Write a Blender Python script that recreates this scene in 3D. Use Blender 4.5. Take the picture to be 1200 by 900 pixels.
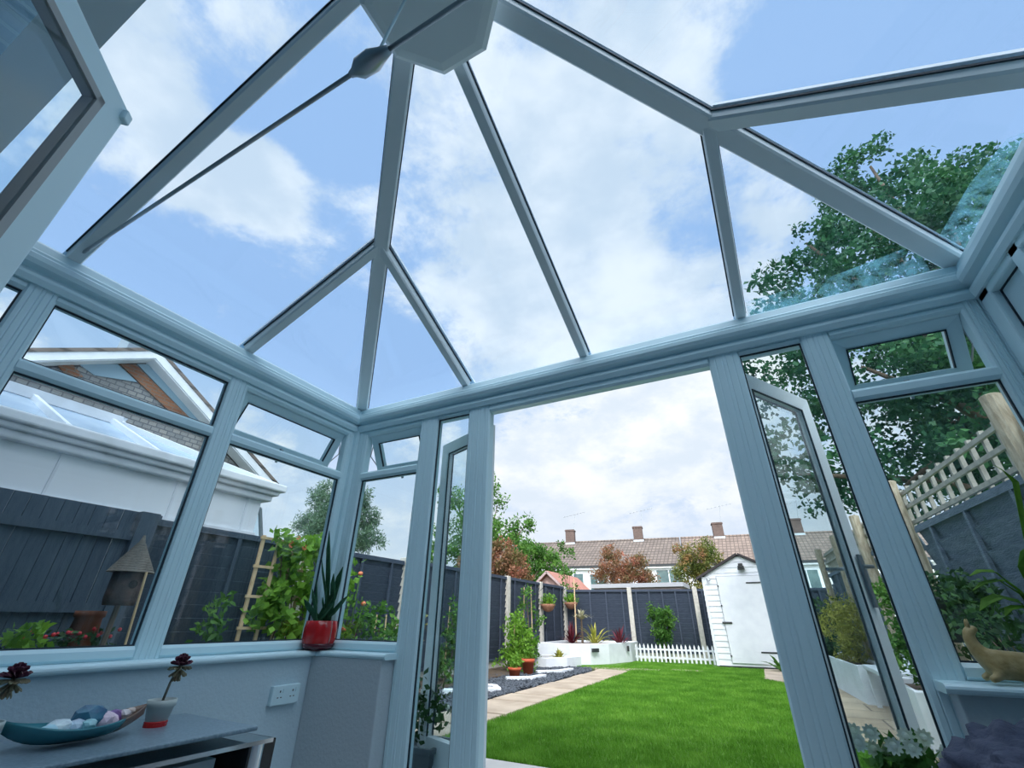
import bpy, bmesh, math, random
import numpy as np
from mathutils import Vector, Matrix
random.seed(7); rng = np.random.default_rng(7)
for o in list(bpy.data.objects): bpy.data.objects.remove(o)
SC = bpy.context.scene; COL = SC.collection

# ------------------------------------------------------------------ camera
FPX = 514.953; HC = 0.85
R = np.array([[0.8905, -0.4042, 0.2088], [0.4549, 0.7819, -0.4263], [0.0091, 0.4745, 0.8802]])
def _rot(a, b, c):
    ca, sa, cb, sb, cc, sc = math.cos(a), math.sin(a), math.cos(b), math.sin(b), math.cos(c), math.sin(c)
    return np.array([[cc, -sc, 0], [sc, cc, 0], [0, 0, 1]]) @ np.array([[1, 0, 0], [0, ca, -sa], [0, sa, ca]]) @ np.array([[cb, 0, sb], [0, 1, 0], [-sb, 0, cb]])
R = _rot(0.49391624, -0.00961482, 0.47678061)
cam_d = bpy.data.cameras.new('camera'); cam = bpy.data.objects.new('camera', cam_d); COL.objects.link(cam)
cam_d.sensor_width = 36; cam_d.lens = FPX / 1200 * 36; cam_d.clip_start = 0.02; cam_d.clip_end = 500
cam.matrix_world = Matrix([[R[0][0], R[0][2], -R[0][1], 0], [R[1][0], R[1][2], -R[1][1], 0], [R[2][0], R[2][2], -R[2][1], HC], [0, 0, 0, 1]])
SC.camera = cam
def ray(x, y): return R @ np.array([(x - 600) / FPX, 1.0, -(y - 450) / FPX])
O = np.array([0, 0, HC])
def atX(x, y, X): v = ray(x, y); return O + v * X / v[0]
def atY(x, y, Y): v = ray(x, y); return O + v * Y / v[1]
def atZ(x, y, Z): v = ray(x, y); return O + v * (Z - HC) / v[2]

# ------------------------------------------------------------------ node helpers
def new_mat(name):
    m = bpy.data.materials.new(name); m.use_nodes = True
    nt = m.node_tree; nt.nodes.clear(); return m, nt
def N(nt, t, **k):
    n = nt.nodes.new(t)
    for a, v in k.items():
        if a.startswith('i_'): n.inputs[a[2:].replace('_', ' ')].default_value = v
        else: setattr(n, a, v)
    return n
def LK(nt, a, b): nt.links.new(a, b)
def c4(c): return (c[0], c[1], c[2], 1)

# ------------------------------------------------------------------ world: broken cloud over pale blue sky
W = bpy.data.worlds.new('sky'); SC.world = W; W.use_nodes = True; nt = W.node_tree; nt.nodes.clear()
tc = N(nt, 'ShaderNodeTexCoord')
nrm = N(nt, 'ShaderNodeVectorMath', operation='NORMALIZE'); LK(nt, tc.outputs['Generated'], nrm.inputs[0])
sep = N(nt, 'ShaderNodeSeparateXYZ'); LK(nt, nrm.outputs[0], sep.inputs[0])
zz = N(nt, 'ShaderNodeMath', operation='ADD'); LK(nt, sep.outputs[2], zz.inputs[0]); zz.inputs[1].default_value = 0.42
zm = N(nt, 'ShaderNodeMath', operation='MAXIMUM'); LK(nt, zz.outputs[0], zm.inputs[0]); zm.inputs[1].default_value = 0.05
dv = N(nt, 'ShaderNodeVectorMath', operation='DIVIDE'); LK(nt, nrm.outputs[0], dv.inputs[0])
cmb = N(nt, 'ShaderNodeCombineXYZ'); LK(nt, zm.outputs[0], cmb.inputs[0]); LK(nt, zm.outputs[0], cmb.inputs[1]); cmb.inputs[2].default_value = 1
LK(nt, cmb.outputs[0], dv.inputs[1])
n1 = N(nt, 'ShaderNodeTexNoise', i_Scale=3.2, i_Detail=12.0, i_Roughness=0.64, i_Distortion=0.25); LK(nt, dv.outputs[0], n1.inputs['Vector'])
n2 = N(nt, 'ShaderNodeTexNoise', i_Scale=4.2, i_Detail=6.0, i_Roughness=0.6); LK(nt, dv.outputs[0], n2.inputs['Vector'])
n3 = N(nt, 'ShaderNodeTexNoise', i_Scale=9.0, i_Detail=10.0, i_Roughness=0.68); LK(nt, dv.outputs[0], n3.inputs['Vector'])
m3 = N(nt, 'ShaderNodeMath', operation='MULTIPLY_ADD'); LK(nt, n3.outputs['Fac'], m3.inputs[0]); m3.inputs[1].default_value = .42; m3.inputs[2].default_value = -.21
a3 = N(nt, 'ShaderNodeMath', operation='ADD'); LK(nt, n1.outputs['Fac'], a3.inputs[0]); LK(nt, m3.outputs[0], a3.inputs[1]); acc = a3.outputs[0]
SKY = [ # pixel x, y, cos radius softness, weight (+cloud, -blue)
 (225, 360, 12, -.22), (385, 430, 12, -.22), (395, 140, 8, -.20), (150, 290, 8, -.16), (470, 450, 9, -.18), (255, 95, 6, -.10), (60, 60, 12, .0),
 (1050, 30, 13, -.26), (890, 110, 6, -.16), (940, 210, 5, -.10), (1180, 60, 14, -.26), (820, 300, 5, -.10), (1180, 230, 5, -.1),
 (300, 220, 7, .20), (170, 170, 9, .18), (310, 50, 6, .14), (560, 200, 17, .12), (660, 330, 15, .18), (730, 120, 14, .16), (600, 400, 10, .12),
 (800, 430, 16, .14), (910, 240, 4, .14), (1130, 160, 7, .24), (700, 500, 20, .12), (640, 590, 14, .10), (170, 60, 6, .12)]
for (px, py, rad, w) in SKY:
    if w == 0: continue
    v = ray(px, py); v = v / np.linalg.norm(v)
    dt = N(nt, 'ShaderNodeVectorMath', operation='DOT_PRODUCT'); LK(nt, nrm.outputs[0], dt.inputs[0]); dt.inputs[1].default_value = tuple(v)
    mr = N(nt, 'ShaderNodeMapRange', interpolation_type='SMOOTHSTEP'); LK(nt, dt.outputs['Value'], mr.inputs['Value'])
    mr.inputs['From Min'].default_value = math.cos(math.radians(rad)); mr.inputs['From Max'].default_value = math.cos(math.radians(rad * .15))
    mr.inputs['To Min'].default_value = 0; mr.inputs['To Max'].default_value = w
    ad = N(nt, 'ShaderNodeMath', operation='ADD'); LK(nt, acc, ad.inputs[0]); LK(nt, mr.outputs[0], ad.inputs[1]); acc = ad.outputs[0]
cm = N(nt, 'ShaderNodeMapRange', interpolation_type='SMOOTHSTEP'); LK(nt, acc, cm.inputs['Value'])
cm.inputs['From Min'].default_value = .40; cm.inputs['From Max'].default_value = .62
hz = N(nt, 'ShaderNodeMapRange', interpolation_type='SMOOTHSTEP'); LK(nt, sep.outputs[2], hz.inputs['Value'])
hz.inputs['From Min'].default_value = 0.0; hz.inputs['From Max'].default_value = .55; hz.inputs['To Min'].default_value = .75; hz.inputs['To Max'].default_value = 0
blue = N(nt, 'ShaderNodeMixRGB'); blue.inputs[1].default_value = (.43, .63, .95, 1); blue.inputs[2].default_value = (.72, .83, .97, 1); LK(nt, hz.outputs[0], blue.inputs[0])
shade = N(nt, 'ShaderNodeMapRange', interpolation_type='SMOOTHSTEP'); LK(nt, n2.outputs['Fac'], shade.inputs['Value']); shade.inputs['From Min'].default_value = .35; shade.inputs['From Max'].default_value = .68
white = N(nt, 'ShaderNodeMixRGB'); white.inputs[1].default_value = (.76, .86, .97, 1); white.inputs[2].default_value = (1.08, 1.10, 1.13, 1); LK(nt, shade.outputs[0], white.inputs[0])
mx = N(nt, 'ShaderNodeMixRGB'); LK(nt, cm.outputs[0], mx.inputs[0]); LK(nt, blue.outputs[0], mx.inputs[1]); LK(nt, white.outputs[0], mx.inputs[2])
h2 = N(nt, 'ShaderNodeMapRange', interpolation_type='SMOOTHSTEP'); LK(nt, sep.outputs[2], h2.inputs['Value'])
h2.inputs['From Min'].default_value = .02; h2.inputs['From Max'].default_value = .42; h2.inputs['To Min'].default_value = .8; h2.inputs['To Max'].default_value = 0
mh = N(nt, 'ShaderNodeMixRGB'); LK(nt, h2.outputs[0], mh.inputs[0]); LK(nt, mx.outputs[0], mh.inputs[1]); mh.inputs[2].default_value = (.76, .84, .96, 1); mx = mh
gd = N(nt, 'ShaderNodeVectorMath', operation='DOT_PRODUCT'); LK(nt, nrm.outputs[0], gd.inputs[0]); gd.inputs[1].default_value = tuple(Vector((.25, -.70, .67)).normalized())
gm = N(nt, 'ShaderNodeMapRange', interpolation_type='SMOOTHSTEP'); LK(nt, gd.outputs['Value'], gm.inputs['Value']); gm.inputs['From Min'].default_value = .35; gm.inputs['From Max'].default_value = 1.0; gm.inputs['To Max'].default_value = 3.6  # unseen glow around the sun, added to brighten the interior
ga = N(nt, 'ShaderNodeMixRGB', blend_type='ADD'); ga.inputs[0].default_value = 1; LK(nt, mx.outputs[0], ga.inputs[1]); LK(nt, gm.outputs[0], ga.inputs[2])
bg = N(nt, 'ShaderNodeBackground', i_Strength=0.95); LK(nt, ga.outputs[0], bg.inputs[0])
pass
wo = N(nt, 'ShaderNodeOutputWorld'); LK(nt, bg.outputs[0], wo.inputs[0])

sd = bpy.data.lights.new('sun', 'SUN'); sd.energy = 1.35; sd.angle = math.radians(6); sd.color = (1, .96, .9)
sun = bpy.data.objects.new('sun', sd); COL.objects.link(sun)
sun.rotation_euler = Vector((-0.25, 0.70, -0.67)).to_track_quat('-Z', 'Y').to_euler()
SC.view_settings.view_transform = 'Standard'; SC.view_settings.look = 'None'; SC.view_settings.exposure = 0.10; SC.view_settings.gamma = 1
SC.view_settings.use_curve_mapping = False
SC.cycles.transparent_max_bounces = 48; SC.cycles.max_bounces = 10; SC.cycles.diffuse_bounces = 5

# ------------------------------------------------------------------ materials
def pbr(name, col, rough=.5, col2=None, scale=8, detail=4, bump=0, bscale=None, metal=0, spec=.5, lo=.35, hi=.65, stretch=None, bdist=.02):
    m, nt = new_mat(name)
    p = N(nt, 'ShaderNodeBsdfPrincipled'); p.inputs['Base Color'].default_value = c4(col); p.inputs['Roughness'].default_value = rough
    p.inputs['Metallic'].default_value = metal; p.inputs['Specular IOR Level'].default_value = spec
    o = N(nt, 'ShaderNodeOutputMaterial'); LK(nt, p.outputs[0], o.inputs[0])
    t = N(nt, 'ShaderNodeTexCoord'); src = t.outputs['Object']
    if stretch:
        mp = N(nt, 'ShaderNodeMapping'); mp.inputs['Scale'].default_value = stretch; LK(nt, src, mp.inputs[0]); src = mp.outputs[0]
    if col2 is not None:
        n = N(nt, 'ShaderNodeTexNoise', i_Scale=float(scale), i_Detail=float(detail)); LK(nt, src, n.inputs['Vector'])
        r = N(nt, 'ShaderNodeMapRange'); LK(nt, n.outputs['Fac'], r.inputs['Value']); r.inputs['From Min'].default_value = lo; r.inputs['From Max'].default_value = hi
        x = N(nt, 'ShaderNodeMixRGB'); x.inputs[1].default_value = c4(col); x.inputs[2].default_value = c4(col2); LK(nt, r.outputs[0], x.inputs[0]); LK(nt, x.outputs[0], p.inputs['Base Color'])
    if bump:
        n = N(nt, 'ShaderNodeTexNoise', i_Scale=float(bscale or scale), i_Detail=5.0); LK(nt, src, n.inputs['Vector'])
        b = N(nt, 'ShaderNodeBump', i_Strength=float(bump), i_Distance=bdist); LK(nt, n.outputs['Fac'], b.inputs['Height']); LK(nt, b.outputs[0], p.inputs['Normal'])
    return m
def leafmat(name, a, b, trans=.35, scale=3.0, third=None):
    m, nt = new_mat(name); t = N(nt, 'ShaderNodeTexCoord')
    n = N(nt, 'ShaderNodeTexNoise', i_Scale=scale, i_Detail=6.0, i_Roughness=.7); LK(nt, t.outputs['Object'], n.inputs['Vector'])
    r = N(nt, 'ShaderNodeValToRGB'); LK(nt, n.outputs['Fac'], r.inputs[0]); e = r.color_ramp.elements
    e[0].position = .32; e[0].color = c4(a); e[1].position = .66; e[1].color = c4(b)
    if third: q = e.new(.5); q.color = c4(third)
    d = N(nt, 'ShaderNodeBsdfPrincipled', i_Roughness=.55); LK(nt, r.outputs[0], d.inputs['Base Color']); d.inputs['Specular IOR Level'].default_value = .3
    tr = N(nt, 'ShaderNodeBsdfTranslucent'); LK(nt, r.outputs[0], tr.inputs[0])
    mix = N(nt, 'ShaderNodeMixShader', i_Fac=trans); LK(nt, d.outputs[0], mix.inputs[1]); LK(nt, tr.outputs[0], mix.inputs[2])
    o = N(nt, 'ShaderNodeOutputMaterial'); LK(nt, mix.outputs[0], o.inputs[0]); return m
def glassmat(name, tint, refl=1.0, rough=0.0, film=0.0):
    m, nt = new_mat(name)
    tr = N(nt, 'ShaderNodeBsdfTransparent'); tr.inputs[0].default_value = c4(tint)
    gl = N(nt, 'ShaderNodeBsdfGlossy', i_Roughness=rough)
    ge = N(nt, 'ShaderNodeNewGeometry'); dt = N(nt, 'ShaderNodeVectorMath', operation='DOT_PRODUCT'); LK(nt, ge.outputs['Normal'], dt.inputs[0]); LK(nt, ge.outputs['Incoming'], dt.inputs[1])
    ab = N(nt, 'ShaderNodeMath', operation='ABSOLUTE'); LK(nt, dt.outputs['Value'], ab.inputs[0])
    om = N(nt, 'ShaderNodeMath', operation='SUBTRACT'); om.inputs[0].default_value = 1; LK(nt, ab.outputs[0], om.inputs[1])
    pw = N(nt, 'ShaderNodeMath', operation='POWER'); LK(nt, om.outputs[0], pw.inputs[0]); pw.inputs[1].default_value = 5
    mu = N(nt, 'ShaderNodeMath', operation='MULTIPLY_ADD'); LK(nt, pw.outputs[0], mu.inputs[0]); mu.inputs[1].default_value = .8 * refl; mu.inputs[2].default_value = .035 * refl
    mix = N(nt, 'ShaderNodeMixShader'); LK(nt, mu.outputs[0], mix.inputs[0]); LK(nt, tr.outputs[0], mix.inputs[1]); LK(nt, gl.outputs[0], mix.inputs[2])
    res = mix
    if film:
        df = N(nt, 'ShaderNodeBsdfTranslucent'); df.inputs[0].default_value = (.75, .88, .92, 1)
        res = N(nt, 'ShaderNodeMixShader', i_Fac=film); LK(nt, mix.outputs[0], res.inputs[1]); LK(nt, df.outputs[0], res.inputs[2])
    o = N(nt, 'ShaderNodeOutputMaterial'); LK(nt, res.outputs[0], o.inputs[0]); return m
def brickmat(name, c1, c2, mortar, bw, bh, mortar_size=.01, rough=.85, axis='XZ', bump=.4, offset=.5):
    m, nt = new_mat(name); t = N(nt, 'ShaderNodeTexCoord'); s = N(nt, 'ShaderNodeSeparateXYZ'); LK(nt, t.outputs['Object'], s.inputs[0])
    c = N(nt, 'ShaderNodeCombineXYZ')
    LK(nt, s.outputs['XYZ'.index(axis[0])], c.inputs[0]); LK(nt, s.outputs['XYZ'.index(axis[1])], c.inputs[1])
    b = N(nt, 'ShaderNodeTexBrick'); LK(nt, c.outputs[0], b.inputs['Vector']); b.offset = offset
    b.inputs['Scale'].default_value = 1; b.inputs['Brick Width'].default_value = bw; b.inputs['Row Height'].default_value = bh; b.inputs['Mortar Size'].default_value = mortar_size
    b.inputs['Color1'].default_value = c4(c1); b.inputs['Color2'].default_value = c4(c2); b.inputs['Mortar'].default_value = c4(mortar); b.inputs['Bias'].default_value = 0
    n = N(nt, 'ShaderNodeTexNoise', i_Scale=1.3, i_Detail=6.0); LK(nt, t.outputs['Object'], n.inputs['Vector'])
    x = N(nt, 'ShaderNodeMixRGB', blend_type='MULTIPLY'); x.inputs[0].default_value = .5
    rr = N(nt, 'ShaderNodeMapRange'); LK(nt, n.outputs['Fac'], rr.inputs['Value']); rr.inputs['From Min'].default_value = .3; rr.inputs['From Max'].default_value = .7; rr.inputs['To Min'].default_value = .55; rr.inputs['To Max'].default_value = 1.15
    LK(nt, b.outputs['Color'], x.inputs[1]); LK(nt, rr.outputs[0], x.inputs[2])
    p = N(nt, 'ShaderNodeBsdfPrincipled', i_Roughness=rough); LK(nt, x.outputs[0], p.inputs['Base Color'])
    bp = N(nt, 'ShaderNodeBump', i_Strength=bump, i_Distance=.01); inv = N(nt, 'ShaderNodeMath', operation='SUBTRACT'); inv.inputs[0].default_value = 1; LK(nt, b.outputs['Fac'], inv.inputs[1]); LK(nt, inv.outputs[0], bp.inputs['Height']); LK(nt, bp.outputs[0], p.inputs['Normal'])
    o = N(nt, 'ShaderNodeOutputMaterial'); LK(nt, p.outputs[0], o.inputs[0]); return m

UPVC = pbr('white_upvc', (.62, .82, .88), .32, spec=.45)  # white frames with the indoor teal cast put into the colour
UPVC_OUT = pbr('white_upvc_outside', (.90, .95, .97), .35)  # same white uPVC, sunlit brightness put into the colour
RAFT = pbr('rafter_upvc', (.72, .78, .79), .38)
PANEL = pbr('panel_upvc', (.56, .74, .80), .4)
GASKET = pbr('black_rubber_gasket', (.012, .03, .045), .6)
GLASS = glassmat('window_glass', (.90, .955, .965))
DOORGLASS = glassmat('door_glass', (.92, .965, .975), 1.2)
ROOFGLASS = glassmat('roof_glass', (.885, .94, .985), .8)
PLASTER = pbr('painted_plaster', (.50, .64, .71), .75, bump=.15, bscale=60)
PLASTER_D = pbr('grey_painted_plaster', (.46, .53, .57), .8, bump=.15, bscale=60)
CHROME = pbr('chrome', (.75, .78, .8), .12, metal=1)
STEEL = pbr('grey_metal', (.38, .42, .45), .35, metal=.8)
FLOORM = pbr('grey_floor_tile', (.42, .43, .44), .35, (.37, .38, .39), 3)
BLACK = pbr('black_gloss', (.01, .012, .016), .25)
DARK = pbr('dark_plastic', (.025, .03, .035), .5)
FENCE = pbr('slate_blue_fence_paint', (.036, .052, .088), .75, (.055, .075, .115), 9, bump=.3, bscale=30, stretch=(1, 1, 6))
FENCE_N = pbr('dark_grey_fence_boards', (.038, .064, .098), .75, (.058, .086, .122), 7, bump=.3, bscale=30, stretch=(6, 6, 1))
FENCE_R = pbr('worn_blue_fence_paint', (.085, .13, .18), .8, (.14, .19, .25), 6, bump=.4, bscale=25, stretch=(2, 1, 5))
CONC = pbr('concrete_post', (.50, .48, .44), .9, (.62, .60, .55), 12, bump=.3)
RUSTIC = pbr('weathered_wood', (.34, .28, .20), .9, (.50, .44, .34), 10, bump=.5, stretch=(4, 4, 1))
TRELL = pbr('weathered_trellis_wood', (.30, .29, .26), .85, (.42, .41, .37), 14, bump=.3)
PINE = pbr('pale_trellis_wood', (.62, .44, .26), .8, (.72, .54, .34), 14)
WHITEP = pbr('white_garden_paint', (.82, .86, .92), .7, (.72, .76, .82), 4, bump=.15, bscale=20)
SHEDW = pbr('white_shed_boards', (.80, .85, .92), .6, (.74, .79, .87), 5)
FELT = pbr('black_roof_felt', (.05, .045, .05), .9)
SOIL = pbr('soil', (.06, .04, .03), .95, (.11, .08, .05), 12, bump=.8)
TERRA = pbr('terracotta', (.50, .09, .035), .7, (.58, .13, .06), 8)
LAWN = pbr('lawn_turf', (.07, .17, .02), .9, (.11, .25, .03), 14, bump=.6, bscale=80)
BLADE = leafmat('grass_blade', (.08, .24, .018), (.22, .46, .06), .35, 2.2, (.14, .35, .035))
SLAB = pbr('sandstone_slab', (.38, .31, .24), .85, (.50, .42, .33), 3, bump=.3, bscale=15)
JOINT = pbr('sandy_joint', (.07, .05, .04), .95)
PALE = pbr('pale_concrete_paving', (.50, .50, .49), .8, (.58, .58, .56), 4)
SLATEC = pbr('blue_slate_chipping', (.045, .06, .08), .7, (.12, .14, .17), 40)
SLATEB = pbr('blue_slate_bed', (.04, .05, .065), .8, (.10, .115, .14), 60, bump=1.0, bscale=70)
EARTH = pbr('ground', (.10, .12, .06), .95, (.14, .15, .08), 2)
BARK = pbr('bark', (.10, .075, .055), .95, (.16, .12, .09), 10, bump=.8, stretch=(1, 1, .3))
OAK = leafmat('oak_leaves', (.012, .06, .035), (.085, .24, .085), .35, 1.3, (.03, .12, .055))
GREEN = leafmat('mid_green_leaves', (.03, .11, .02), (.17, .34, .06), .35, 2.5, (.08, .21, .035))
LIME = leafmat('bright_green_leaves', (.07, .22, .02), (.26, .48, .06), .4, 4.0)
DKGREEN = leafmat('dark_green_leaves', (.015, .055, .02), (.06, .15, .04), .25, 5.0)
PINEG = leafmat('conifer_needles', (.04, .10, .07), (.15, .25, .14), .3, 1.2)
RED = leafmat('copper_red_leaves', (.09, .13, .04), (.46, .17, .12), .3, 2.2, (.27, .15, .08))
REDGR = leafmat('red_tipped_green_leaves', (.06, .13, .025), (.42, .17, .09), .3, 1.4, (.18, .20, .05))
YELLOW = leafmat('yellow_green_leaves', (.22, .26, .03), (.62, .58, .14), .35, 5.0)
MAROON = leafmat('dark_red_leaves', (.06, .012, .02), (.22, .03, .05), .2, 12.0)
AEON = leafmat('purple_succulent_leaves', (.05, .012, .03), (.30, .20, .16), .15, 30.0, (.12, .03, .06))
SNAKE = leafmat('snake_plant_leaves', (.018, .09, .05), (.06, .20, .09), .1, 25.0)
ORANGE = pbr('orange_petals', (.75, .16, .06), .6, (.85, .3, .15), 20)
REDF = pbr('red_petals', (.65, .03, .05), .6)
WPETAL = pbr('white_petals', (.92, .93, .88), .6, (.85, .86, .68), 30)
REDGLAZE = pbr('red_glaze', (.42, .01, .015), .15, (.55, .02, .02), 10)
CREAM = pbr('cream_glaze', (.50, .56, .54), .35)
TEAL = pbr('teal_glaze', (.03, .17, .21), .25, (.05, .25, .30), 6)
BRONZE = pbr('brown_glaze', (.20, .13, .10), .35)

# ------------------------------------------------------------------ mesh helpers
class MB:
    def __init__(s): s.v = []; s.f = []
    def add(s, v, f):
        n = len(s.v); s.v += [tuple(map(float, p)) for p in v]; s.f += [tuple(i + n for i in q) for q in f]; return s
    def box(s, c, d, rz=0, rx=0, ry=0):
        x, y, z = d[0] / 2, d[1] / 2, d[2] / 2
        v = [Vector((a, b, e)) for e in (-z, z) for b in (-y, y) for a in (-x, x)]
        m = Matrix.Rotation(rz, 3, 'Z') @ Matrix.Rotation(ry, 3, 'Y') @ Matrix.Rotation(rx, 3, 'X')
        return s.add([m @ p + Vector(c) for p in v], [(0, 2, 3, 1), (4, 5, 7, 6), (0, 1, 5, 4), (2, 6, 7, 3), (0, 4, 6, 2), (1, 3, 7, 5)])
    def bb(s, a, b): return s.box([(p + q) / 2 for p, q in zip(a, b)], [abs(q - p) for p, q in zip(a, b)])
    def member(s, p0, p1, prof, side, cap=True):
        """prof = [(a,b)] polygon, a along 'side' direction, b along cross(dir, side)-ish"""
        p0 = Vector(p0); p1 = Vector(p1); d = (p1 - p0).normalized(); sd_ = Vector(side); sd_ = (sd_ - d * sd_.dot(d)).normalized(); up = sd_.cross(d)
        n = len(prof); v = [p0 + sd_ * a + up * b for a, b in prof] + [p1 + sd_ * a + up * b for a, b in prof]
        f = [(i, (i + 1) % n, n + (i + 1) % n, n + i) for i in range(n)]
        if cap: f += [tuple(range(n))[::-1], tuple(range(n, 2 * n))]
        return s.add(v, f)
    def bar(s, p0, p1, w, t, side=(0, 0, 1)): return s.member(p0, p1, [(-w / 2, -t / 2), (w / 2, -t / 2), (w / 2, t / 2), (-w / 2, t / 2)], side)
    def prism(s, poly, z0, z1):
        n = len(poly); v = [(x, y, z0) for x, y in poly] + [(x, y, z1) for x, y in poly]
        return s.add(v, [tuple(range(n))[::-1], tuple(range(n, 2 * n))] + [(i, (i + 1) % n, n + (i + 1) % n, n + i) for i in range(n)])
    def slab3(s, pts, nrm, t):
        n = len(pts); q = Vector(nrm).normalized() * t; v = [Vector(p) for p in pts] + [Vector(p) + q for p in pts]
        return s.add(v, [tuple(range(n))[::-1], tuple(range(n, 2 * n))] + [(i, (i + 1) % n, n + (i + 1) % n, n + i) for i in range(n)])
    def tube(s, pts, rad, seg=10, cap=True):
        pts = [Vector(p) for p in pts]; rad = rad if hasattr(rad, '__len__') else [rad] * len(pts); v = []; pv = None
        for i, p in enumerate(pts):
            d = (pts[min(i + 1, len(pts) - 1)] - pts[max(i - 1, 0)]).normalized()
            a = pv - d * pv.dot(d) if pv is not None else d.orthogonal()
            a.normalize(); pv = a; b = d.cross(a)
            v += [p + (a * math.cos(2 * math.pi * k / seg) + b * math.sin(2 * math.pi * k / seg)) * rad[i] for k in range(seg)]
        f = [(i * seg + k, i * seg + (k + 1) % seg, (i + 1) * seg + (k + 1) % seg, (i + 1) * seg + k) for i in range(len(pts) - 1) for k in range(seg)]
        if cap: f += [tuple(range(seg))[::-1], tuple(range((len(pts) - 1) * seg, len(pts) * seg))]
        return s.add(v, f)
    def lathe(s, prof, c, seg=28, lobes=0, amp=0):
        v = []; n = len(prof)
        for r, z in prof:
            for k in range(seg):
                a = 2 * math.pi * k / seg; rr = r * (1 + amp * abs(math.cos(lobes * a / 2)) if lobes else 1)
                v.append((c[0] + rr * math.cos(a), c[1] + rr * math.sin(a), c[2] + z))
        f = [(i * seg + k, i * seg + (k + 1) % seg, (i + 1) * seg + (k + 1) % seg, (i + 1) * seg + k) for i in range(n - 1) for k in range(seg)]
        f += [tuple(range(seg))[::-1], tuple(range((n - 1) * seg, n * seg))]
        return s.add(v, f)
    def ball(s, c, r, seg=12, rings=8, sq=(1, 1, 1)):
        prof = [(max(math.sin(math.pi * i / rings), .02) * r, -math.cos(math.pi * i / rings) * r) for i in range(rings + 1)]
        k = len(s.v); s.lathe(prof, (0, 0, 0), seg)
        s.v[k:] = [(x * sq[0] + c[0], y * sq[1] + c[1], z * sq[2] + c[2]) for x, y, z in s.v[k:]]; return s
    def strip(s, pts, wid, nrm=(0, 0, 1), fold=.25):
        """blade leaf along pts, half widths wid"""
        pts = [Vector(p) for p in pts]; k = len(s.v); N_ = len(pts); v = []
        for i, p in enumerate(pts):
            d = (pts[min(i + 1, N_ - 1)] - pts[max(i - 1, 0)]).normalized(); sdv = d.cross(Vector(nrm))
            if sdv.length < 1e-4: sdv = d.orthogonal()
            sdv.normalize(); u = sdv.cross(d)
            v += [p - sdv * wid[i] + u * wid[i] * fold, p, p + sdv * wid[i] + u * wid[i] * fold]
        f = []
        for i in range(N_ - 1):
            a = i * 3; f += [(a, a + 1, a + 4, a + 3), (a + 1, a + 2, a + 5, a + 4)]
        return s.add(v, f)
def wloc(o):
    p = Vector((0, 0, 0))
    while o is not None: p = p + o.location; o = o.parent
    return p
def out(m, name, mat, parent=None, origin=None, smooth=False, bevel=0, kind=None, label=None, cat=None, group=None, local=False, thick=0):
    base = Vector(origin) if origin is not None else (wloc(parent) if parent is not None and not local else Vector((0, 0, 0)))
    me = bpy.data.meshes.new(name)
    if isinstance(m, MB): me.from_pydata([(x - base[0], y - base[1], z - base[2]) for x, y, z in m.v], [], m.f)
    else:
        V, F = m; V = V - np.array(base)[None, :]; me.vertices.add(len(V)); me.vertices.foreach_set('co', V.astype(np.float32).ravel())
        nf, k = F.shape; me.loops.add(nf * k); me.loops.foreach_set('vertex_index', F.astype(np.int32).ravel()); me.polygons.add(nf)
        me.polygons.foreach_set('loop_start', np.arange(0, nf * k, k, dtype=np.int32)); me.update(calc_edges=True)
    me.materials.append(mat)
    if isinstance(m, MB):
        b = bmesh.new(); b.from_mesh(me); bmesh.ops.recalc_face_normals(b, faces=b.faces); b.to_mesh(me); b.free()
    if smooth: me.polygons.foreach_set('use_smooth', [True] * len(me.polygons))
    o = bpy.data.objects.new(name, me); COL.objects.link(o)
    if parent is not None:
        o.parent = parent
        if origin is not None: o.location = base - wloc(parent)
    elif origin is not None: o.location = base
    if bevel: q = o.modifiers.new('bevel', 'BEVEL'); q.width = bevel; q.segments = 2; q.limit_method = 'ANGLE'; q.angle_limit = math.radians(40)
    if thick: q = o.modifiers.new('thickness', 'SOLIDIFY'); q.thickness = thick; q.offset = 0
    tag(o, label, cat, group, kind); return o
def tag(o, label=None, cat=None, group=None, kind=None):
    if label: o['label'] = label
    if cat: o['category'] = cat
    if group: o['group'] = group
    if kind: o['kind'] = kind
def thing(name, label, cat, loc=(0, 0, 0), group=None):
    o = bpy.data.objects.new(name, None); COL.objects.link(o); o.location = loc; o.empty_display_size = .1; tag(o, label, cat, group); return o
def struct(name, loc=(0, 0, 0)):
    o = bpy.data.objects.new(name, None); COL.objects.link(o); o.location = loc; o['kind'] = 'structure'; return o
def dup(root, loc=None, rz=0, scale=None, label=None):
    r = root.copy(); COL.objects.link(r)
    if loc is not None: r.location = loc
    r.rotation_euler = (0, 0, rz)
    if scale: r.scale = scale
    if label: r['label'] = label
    for ch in list(root.children):
        c = ch.copy(); COL.objects.link(c); c.parent = r
        for g in ch.children: d = g.copy(); COL.objects.link(d); d.parent = c
    return r

# ------------------------------------------------------------------ dimensions
XL, XR, YF, YB = -2.541, 1.131, 2.3, -0.40
ZE, ZR = 2.31, 0.45     # eaves underside of rafters, slope
AX, AY = -.70, .48; AZ = ZE + ZR * (AX - XL)
G = -0.08

# ground ------------------------------------------------------------------
out(MB().bb((-70, -30, G - .4), (60, 90, G - .03)), 'ground', EARTH, kind='structure')
out(MB().bb((XL - .3, YB - 4, -.10), (XR + .3, 2.42, 0)), 'floor', FLOORM, kind='structure')

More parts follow.
